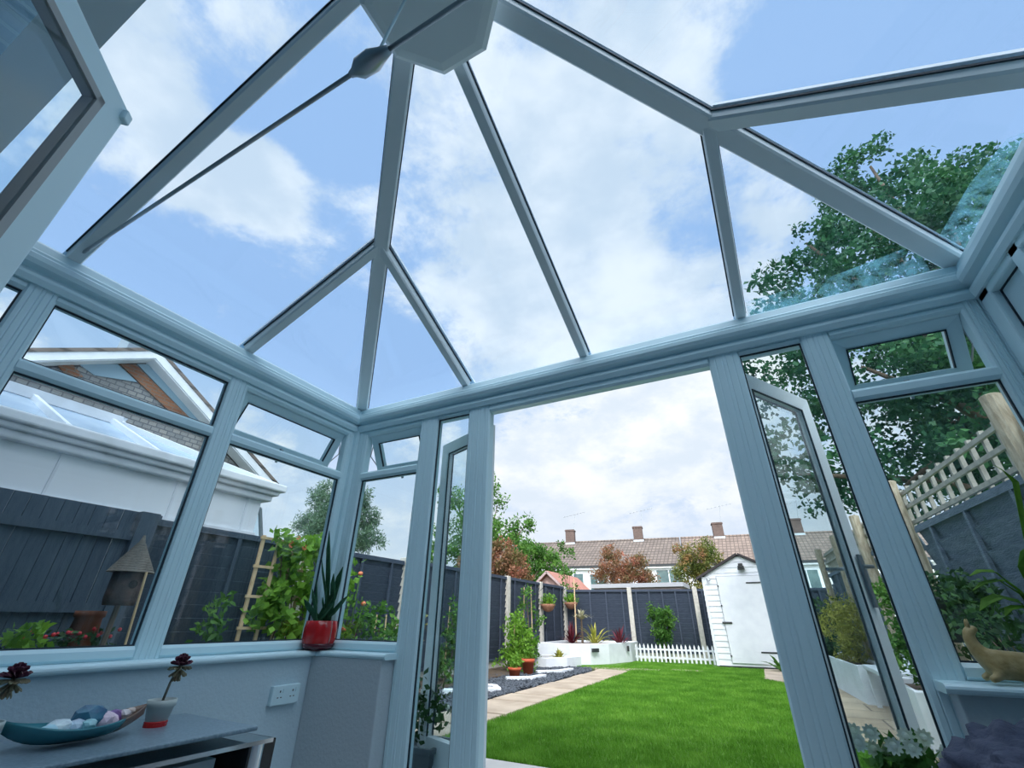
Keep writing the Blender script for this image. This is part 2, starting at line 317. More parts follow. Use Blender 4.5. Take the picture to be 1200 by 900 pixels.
# ---------- roof: ring beam, rafters, panes
ceil = struct('ceiling')
prof = [(0, 2.125), (.012, 2.125), (.022, 2.15), (.022, 2.166), (.006, 2.176), (.006, 2.186), (.040, 2.196), (.048, 2.215), (.048, 2.238), (.034, 2.250), (.034, 2.262), (.020, 2.275), (.012, 2.31), (-.02, 2.335), (-.13, 2.335), (-.13, 2.125)]
def sweep_ring(prof):
    m = MB(); n = len(prof); path = [(XL, YB), (XL, YF), (XR, YF), (XR, YB)]; v = []
    for i, (x, y) in enumerate(path):
        for a, z in prof:
            sx = 1 if i < 2 else -1; v.append((x + sx * a, y - (a if i in (1, 2) else 0), z))
    f = [(i * n + k, i * n + (k + 1) % n, (i + 1) * n + (k + 1) % n, (i + 1) * n + k) for i in range(3) for k in range(n)]
    f += [tuple(range(n))[::-1], tuple(range(3 * n, 4 * n))]; return m.add(v, f)
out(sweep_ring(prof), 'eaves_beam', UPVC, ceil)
out(sweep_ring([(-.10, 2.335), (-.22, 2.335), (-.24, 2.40), (-.22, 2.40), (-.21, 2.35), (-.10, 2.35)]), 'gutter', UPVC_OUT, ceil)
def rz_(x, y):
    return ZE + ZR * min(x - XL, XR - x, YF - y)
def rafter(x0, y0, x1, y1, w, name='rafter', h=.055, z0=None, z1=None):
    p0 = Vector((x0, y0, rz_(x0, y0) if z0 is None else z0)); p1 = Vector((x1, y1, rz_(x1, y1) if z1 is None else z1))
    d = (p1 - p0).normalized(); side = d.cross(Vector((0, 0, 1))).normalized()
    m = MB(); hw = w / 2
    m.member(p0, p1, [(-hw * .8, 0), (hw * .8, 0), (hw, .012), (hw, h), (-hw, h), (-hw, .012)], side)
    if m.v[0][2] > 0: pass
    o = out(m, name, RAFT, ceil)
    c = MB().member(p0 - d * .12, p1, [(-hw * 1.1, h + .026), (hw * 1.1, h + .026), (hw * .9, h + .05), (-hw * .9, h + .05)], side)
    out(c, 'rafter_cap', UPVC_OUT, o)
    g = MB()
    for s_ in (-1, 1): g.member(p0, p1, [(s_ * hw, h - .006), (s_ * (hw + .006), h - .006), (s_ * (hw + .006), h + .004), (s_ * hw, h + .004)], side)
    out(g, 'gasket', GASKET, o)
    return o
def up_fix(): pass
rafter(XL, YF, AX, AY, .085, 'hip_rafter'); rafter(XR, YF, AX, AY, .085, 'hip_rafter')
rafter(AX + .02, YF, AX, AY, .055)
rafter(XL, AY - .05, AX, AY - .05, .06); rafter(XR, AY - .05, AX, AY - .05, .06)
JL, JR = -1.56, .22
rafter(JL, YF, JL, YF - (JL - XL), .055); rafter(XL, YF - (JL - XL), JL, YF - (JL - XL), .055)
rafter(JR, YF, JR, YF - (XR - JR), .055); rafter(XR, YF - (XR - JR), JR, YF - (XR - JR), .07)
rafter(AX, YB, AX, AY, .09, 'ridge_beam', z0=AZ, z1=AZ)
m = MB()  # wide starter plates where the roof meets the house
for s_, X0 in ((1, XL), (-1, XR)):
    m.slab3([(X0, -.10, ZE), (AX, -.10, AZ), (AX, .05, AZ), (X0, .05, ZE)], (0, 0, 1), .05)
out(m, 'roof_starter_plate', RAFT, ceil)
# panes, one per bay, lying on the rafters
def pane(pts):
    m = MB(); m.slab3([(x, y, rz_(x, y) + .058) for x, y in pts], (0, 0, 1), .018); return out(m, 'roof_pane', ROOFGLASS, ceil)
eo = .10
def rzf(x, y, face): return ZE + ZR * {'L': x - XL, 'R': XR - x, 'F': YF - y}[face] + .062
def panef(pts, face):
    out(MB().slab3([(x, y, rzf(x, y, face)) for x, y in pts], (0, 0, 1), .018), 'roof_pane', ROOFGLASS, ceil)
jy = YF - (JL - XL); jyr = YF - (XR - JR)
panef([(XL - eo, YF + eo), (XL - eo, jy), (JL, jy)], 'L'); panef([(XL - eo, jy), (XL - eo, AY - .05), (AX, AY - .05), (AX, AY), (JL, jy)], 'L'); panef([(XL - eo, AY - .05), (XL - eo, .05), (AX, .05), (AX, AY - .05)], 'L')
panef([(XR + eo, YF + eo), (JR, jyr), (XR + eo, jyr)], 'R'); panef([(XR + eo, jyr), (JR, jyr), (AX, AY), (AX, AY - .05), (XR + eo, AY - .05)], 'R'); panef([(XR + eo, AY - .05), (AX, AY - .05), (AX, .05), (XR + eo, .05)], 'R')
panef([(XL - eo, YF + eo), (JL, jy), (JL, YF + eo)], 'F'); panef([(JL, YF + eo), (JL, jy), (AX, AY), (AX + .02, YF + eo)], 'F'); panef([(AX + .02, YF + eo), (AX, AY), (JR, jyr), (JR, YF + eo)], 'F'); panef([(JR, YF + eo), (JR, jyr), (XR + eo, YF + eo)], 'F')
GR, nt = new_mat('green_glass_grime'); tcg = N(nt, 'ShaderNodeTexCoord'); ng = N(nt, 'ShaderNodeTexNoise', i_Scale=14.0, i_Detail=8.0, i_Roughness=.75); LK(nt, tcg.outputs['Object'], ng.inputs['Vector'])
mg = N(nt, 'ShaderNodeMapRange'); LK(nt, ng.outputs['Fac'], mg.inputs['Value']); mg.inputs['From Min'].default_value = .40; mg.inputs['From Max'].default_value = .72; mg.inputs['To Max'].default_value = .5
tg_ = N(nt, 'ShaderNodeBsdfTransparent'); tl_ = N(nt, 'ShaderNodeBsdfTranslucent'); tl_.inputs[0].default_value = (.22, .50, .58, 1); mxg = N(nt, 'ShaderNodeMixShader'); LK(nt, mg.outputs[0], mxg.inputs[0]); LK(nt, tg_.outputs[0], mxg.inputs[1]); LK(nt, tl_.outputs[0], mxg.inputs[2])
og = N(nt, 'ShaderNodeOutputMaterial'); LK(nt, mxg.outputs[0], og.inputs[0])
out(MB().slab3([(x, y, rzf(x, y, 'F') - .004) for x, y in ((.26, 2.36), (.26, 2.26), (.60, 2.25), (.80, 2.22), (.99, 2.19), (1.06, 2.36))], (0, 0, 1), .002), 'grime_film', GR, ceil)
out(MB().slab3([(x, y, rzf(x, y, 'R') - .004) for x, y in ((1.18, 1.62), (1.12, 1.65), (1.08, 1.85), (1.06, 2.15), (1.12, 2.22), (1.18, 2.3))], (0, 0, 1), .002), 'grime_film', GR, ceil)
# boss: stepped octagonal cover
bc = (-.645, .535); m = MB()
def octo(r, z, rot=22.5): return [(bc[0] + r * math.cos(math.radians(rot + 45 * k)), bc[1] + r * math.sin(math.radians(rot + 45 * k)), z) for k in range(8)]
lv = [(.215, 2.905), (.25, 2.912), (.272, 2.93), (.272, 2.955), (.13, 2.97), (.10, 3.10)]
v = sum([octo(r, z) for r, z in lv], []); f = [(i * 8 + k, i * 8 + (k + 1) % 8, (i + 1) * 8 + (k + 1) % 8, (i + 1) * 8 + k) for i in range(len(lv) - 1) for k in range(8)] + [tuple(range(8))[::-1], tuple(range(40, 48))]
out(m.add(v, f), 'boss_cover', RAFT, ceil)
# finial/ridge cresting outside omitted by the photo
# tie rod
tz, ty = 2.345, .433
tr = thing('tie_rod', 'thin grey steel tie rod crossing under the glass roof below the octagonal boss', 'tie rod', (AX, ty, tz))
out(MB().tube([(XL - .02, ty, tz), (AX - .09, ty, tz)], .0075, 8), 'rod', STEEL, tr, smooth=True)
out(MB().tube([(AX + .05, ty, tz), (XR + .02, ty, tz)], .0075, 8), 'rod', STEEL, tr, smooth=True)
out(MB().tube([(AX - .10, ty, tz), (AX - .085, ty, tz), (AX - .06, ty, tz), (AX - .01, ty, tz), (AX + .02, ty, tz), (AX + .055, ty, tz)], [.010, .014, .03, .032, .022, .012], 14), 'turnbuckle', STEEL, tr, smooth=True)
out(MB().tube([(AX, ty, tz + .01), (AX + .01, ty + .05, 2.92)], .005, 8), 'hanger_rod', UPVC, tr, smooth=True)

# ---------- window framing
T = .065   # frame depth
def fluted(w, depth=.06, flutes=2):
    """post profile: a across, b towards room(negative)->outside"""
    h = w / 2; p = [(-h, depth), (-h, .012), (-h + .008, .002)]
    n = 5
    xs = [(-.62, 0), (-.56, .003), (-.50, 0), (-.18, -.001), (-.12, .002), (-.06, -.001), (.06, -.001), (.12, .002), (.18, -.001), (.50, 0), (.56, .003), (.62, 0)]
    p += [(a * h, b) for a, b in xs]
    p += [(h - .008, .002), (h, .012), (h, depth)]
    return p
def postF(x0, x1, z0, z1, parent, name='post', y=YF, mat=None):
    m = MB().member((((x0 + x1) / 2), y, z0), (((x0 + x1) / 2), y, z1), [(a, -b) for a, b in fluted(x1 - x0)], (1, 0, 0))
    # ensure the profile points outward (+Y)
    ys = [p[1] for p in m.v]
    if min(ys) < y - .02: m = MB().member((((x0 + x1) / 2), y, z0), (((x0 + x1) / 2), y, z1), fluted(x1 - x0), (1, 0, 0))
    return out(m, name, mat or UPVC, parent)
def postL(y0, y1, z0, z1, parent, name='post', x=XL):
    c = (y0 + y1) / 2; m = MB().member((x, c, z0), (x, c, z1), [(a, -b) for a, b in fluted(y1 - y0)], (0, 1, 0))
    xs = [p[0] for p in m.v]
    if max(xs) > x + .02: m = MB().member((x, c, z0), (x, c, z1), fluted(y1 - y0), (0, 1, 0))
    return out(m, name, UPVC, parent)
def railF(x0, x1, z0, z1, parent, name='rail', y=YF):
    h = (z1 - z0) / 2; c = (z0 + z1) / 2; b = .014
    m = MB(); v = []
    pr = [(y + .06, -h), (y + .012, -h), (y, -h + b), (y, h - b), (y + .012, h), (y + .06, h)]
    n = len(pr); v = [(x0, q, c + r) for q, r in pr] + [(x1, q, c + r) for q, r in pr]
    m.add(v, [(i, (i + 1) % n, n + (i + 1) % n, n + i) for i in range(n)] + [tuple(range(n))[::-1], tuple(range(n, 2 * n))]); return out(m, name, UPVC, parent)
def railL(y0, y1, z0, z1, parent, name='rail', x=XL, s=-1):
    h = (z1 - z0) / 2; c = (z0 + z1) / 2; b = .014; m = MB()
    pr = [(x + s * .06, -h), (x + s * .012, -h), (x, -h + b), (x, h - b), (x + s * .012, h), (x + s * .06, h)]
    n = len(pr); v = [(q, y0, c + r) for q, r in pr] + [(q, y1, c + r) for q, r in pr]
    m.add(v, [(i, (i + 1) % n, n + (i + 1) % n, n + i) for i in range(n)] + [tuple(range(n))[::-1], tuple(range(n, 2 * n))]); return out(m, name, UPVC, parent)
def bead(pts3, w, d, nrm, parent, mat=GASKET, name='gasket'):
    """thin frame loop round an opening: pts3 four corners"""
    m = MB(); P = [Vector(p) for p in pts3]; c = sum(P, Vector()) / 4
    for i in range(4):
        a, b = P[i], P[(i + 1) % 4]; mid = (a + b) / 2; inn = (c - mid); dd = (b - a).normalized(); inn = (inn - dd * inn.dot(dd)).normalized()
        m.slab3([a, b, b + inn * w - dd * w, a + inn * w + dd * w], nrm, d)
    return out(m, name, mat, parent)
def glassF(x0, x1, z0, z1, parent, y=YF, bd=True, mat=None):
    yg = y + .03
    out(MB().bb((x0 - .008, yg, z0 - .008), (x1 + .008, yg + .022, z1 + .008)), 'pane', mat or GLASS, parent)
    if bd: bead([(x0, yg - .012, z0), (x1, yg - .012, z0), (x1, yg - .012, z1), (x0, yg - .012, z1)], .006, .010, (0, 1, 0), parent)
def glassL(y0, y1, z0, z1, parent, x=XL, s=-1, bd=True):
    xg = x + s * .03
    out(MB().bb((min(xg, xg + s * .022), y0 - .008, z0 - .008), (max(xg, xg + s * .022), y1 + .008, z1 + .008)), 'pane', GLASS, parent)
    if bd: bead([(xg - s * .012, y0, z0), (xg - s * .012, y1, z0), (xg - s * .012, y1, z1), (xg - s * .012, y0, z1)], .006, .010, (s, 0, 0), parent)
ZB, ZS0, ZS1, ZT = .735, 1.742, 1.80, 2.10
def sash_mesh(w, h, fr=.055, t=.05):
    """frame in local XZ plane hanging below the origin (hinge on top edge), depth along +Y"""
    m = MB(); o_ = [(-w / 2, 0), (w / 2, 0), (w / 2, -h), (-w / 2, -h)]; i_ = [(-w / 2 + fr, -fr), (w / 2 - fr, -fr), (w / 2 - fr, -h + fr), (-w / 2 + fr, -h + fr)]
    v = [(x, 0, z) for x, z in o_] + [(x, .012, z) for x, z in i_] + [(x, t, z) for x, z in o_] + [(x, t, z) for x, z in i_]
    f = []
    for k in range(4):
        l = (k + 1) % 4; f += [(k, l, 4 + l, 4 + k), (8 + k, 12 + k, 12 + l, 8 + l), (k, 8 + k, 8 + l, l), (4 + k, 4 + l, 12 + l, 12 + k)]
    return m.add(v, f)
def fanlight(parent, c, w, h, ang, rz):
    """open top hung sash; c = centre of top hinge edge, facing rz (0 = outside is +Y)"""
    s_ = out(sash_mesh(w, h), 'fanlight_sash', UPVC, parent, local=True); s_.location = Vector(c) - wloc(parent); s_.rotation_euler = (ang, 0, rz)
    g = out(MB().bb((-w / 2 + .05, .02, -h + .05), (w / 2 - .05, .042, -.05)), 'pane', GLASS, s_, local=True)
    b = out(MB().bb((-w / 2 + .052, .006, -.062), (w / 2 - .052, .018, -.055)).bb((-w / 2 + .052, .006, -h + .055), (-w / 2 + .058, .018, -.055)).bb((w / 2 - .058, .006, -h + .055), (w / 2 - .052, .018, -.055)), 'gasket', GASKET, s_, local=True)
    hd = out(MB().bb((-.008, -.022, -h + .01), (.008, 0, -h + .04)).bb((-.006, -.030, -h - .05), (.006, -.018, -h + .03)), 'handle', STEEL, s_, local=True)
    st = MB()
    for sx in (-1, 1): st.tube([(sx * (w / 2 + .004), .02, -.05), (sx * (w / 2 + .004), -.04, -.14), (sx * (w / 2 + .004), .01, -.22)], .004, 6)
    out(st, 'stay', STEEL, s_, local=True)

# front wall glazing
w1 = struct('window_1')
railF(-2.47, -1.92, .68, ZB, w1); railF(-2.47, -1.92, 2.085, 2.13, w1); railF(-2.44, -1.92, ZS0, ZS1, w1, 'transom')
postF(-2.541, -2.425, .68, 2.13, w1, 'corner_post')
out(MB().bb((XL - .07, YF + .001, .68), (XL + .001, YF + .07, 2.13)).bb((XL - .002, YF - .03, .68), (XL + .03, YF + .02, 2.13)), 'corner_post', UPVC, w1)
glassF(-2.425, -1.925, ZB, ZS0, w1)
fanlight(w1, (-2.172, YF + .03, 2.082), .49, .29, math.radians(27), 0)
w2 = struct('window_2')   # left sidelight
postF(-1.925, -1.775, 0.0, 2.13, w2); railF(-1.775, -1.52, 2.10, 2.13, w2); railF(-1.775, -1.52, 0.0, .075, w2)
glassF(-1.775, -1.52, .075, 2.10, w2)
fr = struct('door_frame')
postF(-1.52, -1.355, 0, 2.13, fr); postF(.010, .163, 0, 2.13, fr); railF(-1.355, .010, 2.075, 2.13, fr, 'head'); railF(-1.355, .010, -.02, .03, fr, 'threshold')
w3 = struct('window_3')   # right sidelight
railF(.163, .443, 2.10, 2.13, w3); railF(.163, .443, 0, .075, w3); postF(.443, .567, 0, 2.13, w3)
glassF(.163, .443, .075, 2.10, w3)
w4 = struct('window_4')
railF(.567, 1.07, .68, ZB, w4); railF(.567, 1.07, 2.085, 2.13, w4); railF(.567, 1.07, ZS0, ZS1, w4, 'transom'); postF(1.06, 1.131, .68, 2.13, w4, 'corner_post')
out(MB().bb((XR - .001, YF + .001, .68), (XR + .07, YF + .07, 2.13)), 'corner_post', UPVC, w4)
glassF(.567, 1.06, ZB, ZS0, w4)
fanlight(w4, (.815, YF + .03, 2.082), .485, .29, math.radians(27), 0)
# left wall glazing
w5 = struct('window_5')
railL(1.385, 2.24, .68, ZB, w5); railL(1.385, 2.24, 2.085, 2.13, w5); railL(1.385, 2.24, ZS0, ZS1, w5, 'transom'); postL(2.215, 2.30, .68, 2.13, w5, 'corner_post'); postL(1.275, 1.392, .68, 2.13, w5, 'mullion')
glassL(1.392, 2.215, ZB, ZS0, w5)
fanlight(w5, (XL - .03, 1.803, 2.082), .81, .29, math.radians(27), math.radians(90))
w6 = struct('window_6')
railL(.455, 1.275, .68, ZB, w6); railL(.455, 1.275, 2.085, 2.13, w6); railL(.455, 1.275, ZS0, ZS1, w6, 'transom'); postL(.35, .46, .68, 2.13, w6, 'mullion')
glassL(.46, 1.275, ZB, ZS0, w6); glassL(.46, 1.275, ZS1, 2.085, w6)
w7 = struct('window_7')
railL(YB, .35, .68, ZB, w7); railL(YB, .35, 2.085, 2.13, w7); railL(YB, .35, ZS0, ZS1, w7, 'transom'); glassL(YB, .35, ZB, ZS0, w7); glassL(YB, .35, ZS1, 2.085, w7)
# right wall: solid panels in frames
wr = struct('wall_right')
out(MB().bb((XR + .01, YB, 0), (XR + .2, YF + .07, .68)), 'dwarf_wall', PLASTER, wr)
out(MB().bb((XR + .035, YB, .68), (XR + .055, YF, 2.13)), 'infill_panel', PANEL, wr)
for y0, y1 in ((2.21, 2.30), (1.93, 2.0), (1.22, 1.30), (.30, .38)):
    out(MB().bb((XR, y0, .68), (XR + .06, y1, 2.18)), 'post', UPVC, wr, bevel=.008)
for z0, z1 in ((.68, .74), (2.09, 2.18)): out(MB().bb((XR, YB, z0), (XR + .06, YF, z1)), 'rail', UPVC, wr, bevel=.008)
bead([(XR + .03, 2.0, .74), (XR + .03, 2.21, .74), (XR + .03, 2.21, 2.09), (XR + .03, 2.0, 2.09)], .006, .006, (1, 0, 0), wr)
for y0, y1 in ((1.30, 1.93), (.38, 1.22)): bead([(XR + .03, y0, .74), (XR + .03, y1, .74), (XR + .03, y1, 2.09), (XR + .03, y0, 2.09)], .02, .006, (1, 0, 0), wr, UPVC, 'moulding')
# dwarf walls
wl = struct('wall_left'); out(MB().bb((XL - .18, YB, 0), (-2.472, YF + .07, .655)), 'dwarf_wall', PLASTER, wl)
wf = struct('wall_front')
out(MB().bb((-2.471, 2.205, 0), (-1.925, YF + .07, .655)), 'dwarf_wall', PLASTER_D, wf, bevel=.006)
out(MB().bb((.50, 2.205, 0), (XR, YF + .07, .655)), 'dwarf_wall', PLASTER_D, wf, bevel=.006)
# window sills with rounded nose
def nose(n=.0, z0=.652, z1=.682): 
    r = (z1 - z0) / 2; return [(n - r + r * math.sin(a), z0 + r - r * math.cos(a)) for a in [math.pi * k / 6 for k in range(7)]]
tl = struct('trim_1'); m = MB(); pr = [(-.10, .652)] + nose(.10) + [(-.10, .682)]; n = len(pr)
v = []
for (x, y, e) in ((XL, YB, 0), (XL, YF, 1), (-1.905, YF, 2)):
    for a, z in pr:
        if e == 0: v.append((XL + a, YB, z))
        elif e == 1: v.append((XL + a, YF - a, z))
        else: v.append((-1.905, YF - a, z))
m.add(v, [(i * n + k, i * n + (k + 1) % n, (i + 1) * n + (k + 1) % n, (i + 1) * n + k) for i in range(2) for k in range(n)] + [tuple(range(n))[::-1], tuple(range(2 * n, 3 * n))])
out(m, 'windowsill', UPVC, tl)
m = MB(); v = [(x, YF - a, z) for x in (.47, XR) for a, z in [(-.05, .652)] + nose(.125) + [(-.05, .682)]]; n = len(v) // 2
m.add(v, [(k, (k + 1) % n, n + (k + 1) % n, n + k) for k in range(n)] + [tuple(range(n))[::-1], tuple(range(n, 2 * n))]); out(m, 'windowsill', UPVC, tl)

# house wall behind the camera with the doorway, plus the brick return wing
BRICK = brickmat('blue_grey_brick', (.09, .20, .29), (.13, .25, .34), (.15, .28, .36), .45, .15, .02)
BRICKY = brickmat('wing_brick', (.09, .20, .29), (.13, .25, .34), (.15, .28, .36), .45, .15, .02, axis='YZ')
wb = struct('wall_back'); m = MB()
m.bb((-7, YB - .25, -.1), (-1.75, YB, 5.6)); m.bb((-.75, YB - .25, -.1), (-.70, YB, 2.1)); m.bb((.75, YB - .25, -.1), (6.5, YB, 5.6)); m.bb((-1.75, YB - .25, 2.1), (.75, YB, 5.6)); m.bb((-1.75, YB - .25, -.1), (-.75, YB, .9))
out(m, 'house_wall', BRICK, wb)
out(MB().bb((-7, YB - 4.2, -.1), (6.5, YB - 4, 5.6)).bb((-7.2, YB - 4.2, -.1), (-7, YB, 5.6)).bb((6.5, YB - 4.2, -.1), (6.7, YB, 5.6)).bb((-7, YB - 4, 2.5), (6.5, YB - .25, 2.6)), 'room_shell', PLASTER_D, wb)
nw = struct('wall_left_wing', (-6, -2, 0))
out(MB().bb((-7.4, -3.6, -.1), (-4.2, .06, 5.9)), 'house_wall', BRICKY, nw); out(MB().bb((-7.7, -3.6, 5.9), (-4.19, .07, 6.05)), 'soffit', UPVC, nw)

# open casement of the house window, seen top left
cs = struct('window_8', (-.68, -.39, 0)); P0 = Vector((-1.19, .15, 0)); dr = Vector((.69, -.72, 0)).normalized(); wdt = .74; mid = P0 + dr * wdt / 2 - Vector((.72, .69, 0)) * .055
ss = out(sash_mesh(wdt, 1.15, .078, .045), 'casement_sash', UPVC, cs, local=True, bevel=.006)
ss.location = Vector((mid.x, mid.y, 2.0)) - wloc(cs); ss.rotation_euler = (0, 0, math.atan2(dr.y, dr.x))
out(MB().bb((-wdt / 2 + .08, .02, -1.07), (wdt / 2 - .08, .042, -.08)), 'pane', GLASS, ss, local=True)
m = MB(); 
for a, b in (((-wdt / 2 + .070, .016, -1.078), (-wdt / 2 + .090, .046, -.070)), ((wdt / 2 - .090, .016, -1.078), (wdt / 2 - .070, .046, -.070)), ((-wdt / 2 + .070, .016, -.090), (wdt / 2 - .070, .046, -.070))): m.bb(a, b)
out(m, 'glazing_bead', pbr('brown_grey_bead', (.36, .38, .38), .5), ss, local=True)
out(MB().bb((-wdt / 2 - .004, .030, -.045), (-wdt / 2 + .022, .056, -.014)), 'corner_block', UPVC, ss, local=True, bevel=.004)
fr2 = struct('window_frame', (-1.25, YB, 1.5)); m = MB()
for a, b in (((-1.75, YB - .08, .9), (-1.69, YB + .01, 2.1)), ((-.76, YB - .08, .9), (-.70, YB + .01, 2.1)), ((-1.75, YB - .08, 2.04), (-.70, YB + .01, 2.1)), ((-1.75, YB - .08, .9), (-.70, YB + .01, .96))): m.bb(a, b)
out(m, 'frame', UPVC, fr2)

# french door leaves, opened outwards
def door_leaf(name, hinge, free, handle=True, flip=1):
    d = struct(name, (hinge[0], hinge[1], .06)); dv_ = Vector((free[0] - hinge[0], free[1] - hinge[1], 0)); w = dv_.length; h = 1.99
    l = out(sash_mesh(w, h, .085, .06), 'leaf', UPVC_OUT, d, local=True, bevel=.006); l.location = (dv_.x / 2, dv_.y / 2, h); l.rotation_euler = (0, 0, math.atan2(dv_.y, dv_.x))
    b = MB().bb((-w / 2 + .08, .006, -h + .08), (w / 2 - .08, .054, -h + .20)); out(b, 'bottom_rail', UPVC_OUT, l, local=True)
    out(MB().bb((-w / 2 + .08, .02, -h + .19), (w / 2 - .08, .042, -.08)), 'pane', DOORGLASS, l, local=True)
    m = MB()
    for yy in (.008, .046):
        m.bb((-w / 2 + .085, yy, -h + .2), (-w / 2 + .092, yy + .008, -.085)); m.bb((w / 2 - .092, yy, -h + .2), (w / 2 - .085, yy + .008, -.085)); m.bb((-w / 2 + .085, yy, -.092), (w / 2 - .085, yy + .008, -.085))
    out(m, 'gasket', GASKET, l, local=True)
    out(MB().bb((w / 2 - .001, .018, -h + .02), (w / 2 + .003, .045, -.02)), 'lock_strip', GASKET, l, local=True)
    if handle:
        m = MB(); 
        for yy, sg in ((0, -1), (.06, 1)):
            m.bb((w / 2 - .058, min(yy, yy + sg * .012), -1.13), (w / 2 - .028, max(yy, yy + sg * .012), -.89)); m.tube([(w / 2 - .043, yy + sg * .01, -.95), (w / 2 - .043, yy + sg * .05, -.95), (w / 2 - .15, yy + sg * .05, -.955)], .009, 8)
        out(m, 'handle', STEEL, l, local=True)
    return d
door_leaf('door_1', (-1.40, 2.47), (-1.945, 2.70), False)
door_leaf('door_2', (.155, 2.385), (.50, 2.955), True)

#GARDEN
# ================================================================== foliage helpers
def leaves(centers, spread, per, size, flat=.0, droop=0.0, aspect=.55, up=None):
    """folded diamond leaves around centres -> (V, F) quads"""
    C = np.repeat(np.asarray(centers, float), per, axis=0); n = len(C)
    sp = np.repeat(np.asarray(spread, float).reshape(-1), per) if hasattr(spread, '__len__') else np.full(n, spread)
    d = rng.normal(size=(n, 3)); d /= np.linalg.norm(d, axis=1)[:, None]; r = rng.random(n) ** .45
    P = C + d * (sp * r)[:, None] * np.array([1, 1, 1 - flat])
    a = rng.normal(size=(n, 3)); a[:, 2] -= droop; a /= np.linalg.norm(a, axis=1)[:, None]
    b = rng.normal(size=(n, 3)); b -= a * (a * b).sum(1)[:, None]; b /= np.linalg.norm(b, axis=1)[:, None]
    c = np.cross(a, b); s = size * (.6 + .8 * rng.random(n))[:, None]
    v0 = P; v1 = P + a * s * .45 + b * s * aspect * .5 + c * s * .08; v2 = P + a * s; v3 = P + a * s * .5 - b * s * aspect * .5 + c * s * .08
    V = np.stack([v0, v1, v2, v3], 1).reshape(-1, 3); F = np.arange(4 * n).reshape(-1, 4); return V, F
def blobs_to_centers(blobs, per_area):
    cs, sp = [], []
    for (c, r, k) in blobs:
        n = max(4, int(per_area * r * r * k))
        d = rng.normal(size=(n, 3)); d /= np.linalg.norm(d, axis=1)[:, None]; rr = r * (.35 + .65 * rng.random(n) ** .5)
        cs.append(np.array(c) + d * rr[:, None] * np.array([1, 1, .85])); sp.append(np.full(n, .22 * r + .05))
    return np.concatenate(cs), np.concatenate(sp)
def tree(name, label, cat, base, blobs, mat, leaf=.12, dens=10, per=26, trunk=.15, spread=None, branch_n=8, group=None, aspect=.55):
    t = thing(name, label, cat, base, group); c, sp = blobs_to_centers(blobs, dens)
    if spread: sp = np.full(len(c), spread)
    out(leaves(c, sp, per, leaf, aspect=aspect), 'foliage', mat, t)
    if trunk:
        top = np.mean([b[0] for b in blobs], axis=0); b0 = np.array(base)
        m = MB(); m.tube([b0, b0 + (top - b0) * .35 + np.array([.1 * trunk, 0, 0]), b0 + (top - b0) * .75], [trunk, trunk * .75, trunk * .4], 10); out(m, 'trunk', BARK, t, smooth=True)
        m = MB(); bb_ = sorted(blobs, key=lambda q: -q[1])[:branch_n * 2:2] if len(blobs) > branch_n else blobs
        for k, (bc_, br, _) in enumerate(bb_):
            st = b0 + (top - b0) * (.35 + .4 * (k % 5) / 5); e = np.array(bc_); md = (st + e) / 2 + np.array([0, 0, .08 * np.linalg.norm(e - st)])
            m.tube([st, md, e], [trunk * .38, trunk * .24, trunk * .08], 7)
        out(m, 'branches', BARK, t, smooth=True)
    return t
def rb(x, y, Y, r, k=1): p = atY(x, y, Y); return (p, r, k)

# ================================================================== ground surfaces
out(MB().prism([(-2.80, 3.75), (6, 3.75), (6, 16), (-5.4, 16), (-5.4, 12.0), (-3.5, 11.3), (-2.80, 9.5)], G - .06, G - .005), 'lawn', LAWN, kind='structure')
def inside(P, poly):
    x, y = P[:, 0], P[:, 1]; c = np.zeros(len(P), bool); n = len(poly)
    for i in range(n):
        x1, y1 = poly[i]; x2, y2 = poly[(i + 1) % n]
        k = ((y1 > y) != (y2 > y)) & (x < (x2 - x1) * (y - y1) / (y2 - y1 + 1e-12) + x1); c ^= k
    return c
LAWNPOLY = [(-2.80, 3.78), (1.25, 3.78), (.95, 5.0), (.62, 5.5), (.45, 6.2), (.42, 10.0), (-.25, 10.9), (-.3, 13.1), (-1.4, 13.1), (-1.4, 13.7), (-3.3, 13.7), (-3.35, 12.2), (-4.2, 11.5), (-3.6, 11.1), (-2.82, 10.9)]
def grass(n):
    P = np.empty((0, 2))
    while len(P) < n:
        Q = np.stack([rng.uniform(-4.2, 1.3, n), 3.78 + 10 * rng.random(n) ** 1.5], 1); Q = Q[inside(Q, LAWNPOLY)]; P = np.concatenate([P, Q])
    P = P[:n]; h = (.022 + .022 * rng.random(n)) ; a = rng.random(n) * 2 * np.pi; w = .0025 + .0008 * (P[:, 1] - 3)
    base = np.stack([P[:, 0], P[:, 1], np.full(n, G - .008)], 1); sdv = np.stack([np.cos(a), np.sin(a), 0 * a], 1) * w[:, None]; ln = rng.normal(size=(n, 3)) * .012; ln[:, 2] = h
    V = np.stack([base - sdv, base + sdv, base + ln], 1).reshape(-1, 3); return V, np.arange(3 * n).reshape(-1, 3)
out(grass(170000), 'lawn_grass', BLADE, kind='stuff', label='short bright green grass covering the lawn', cat='grass')
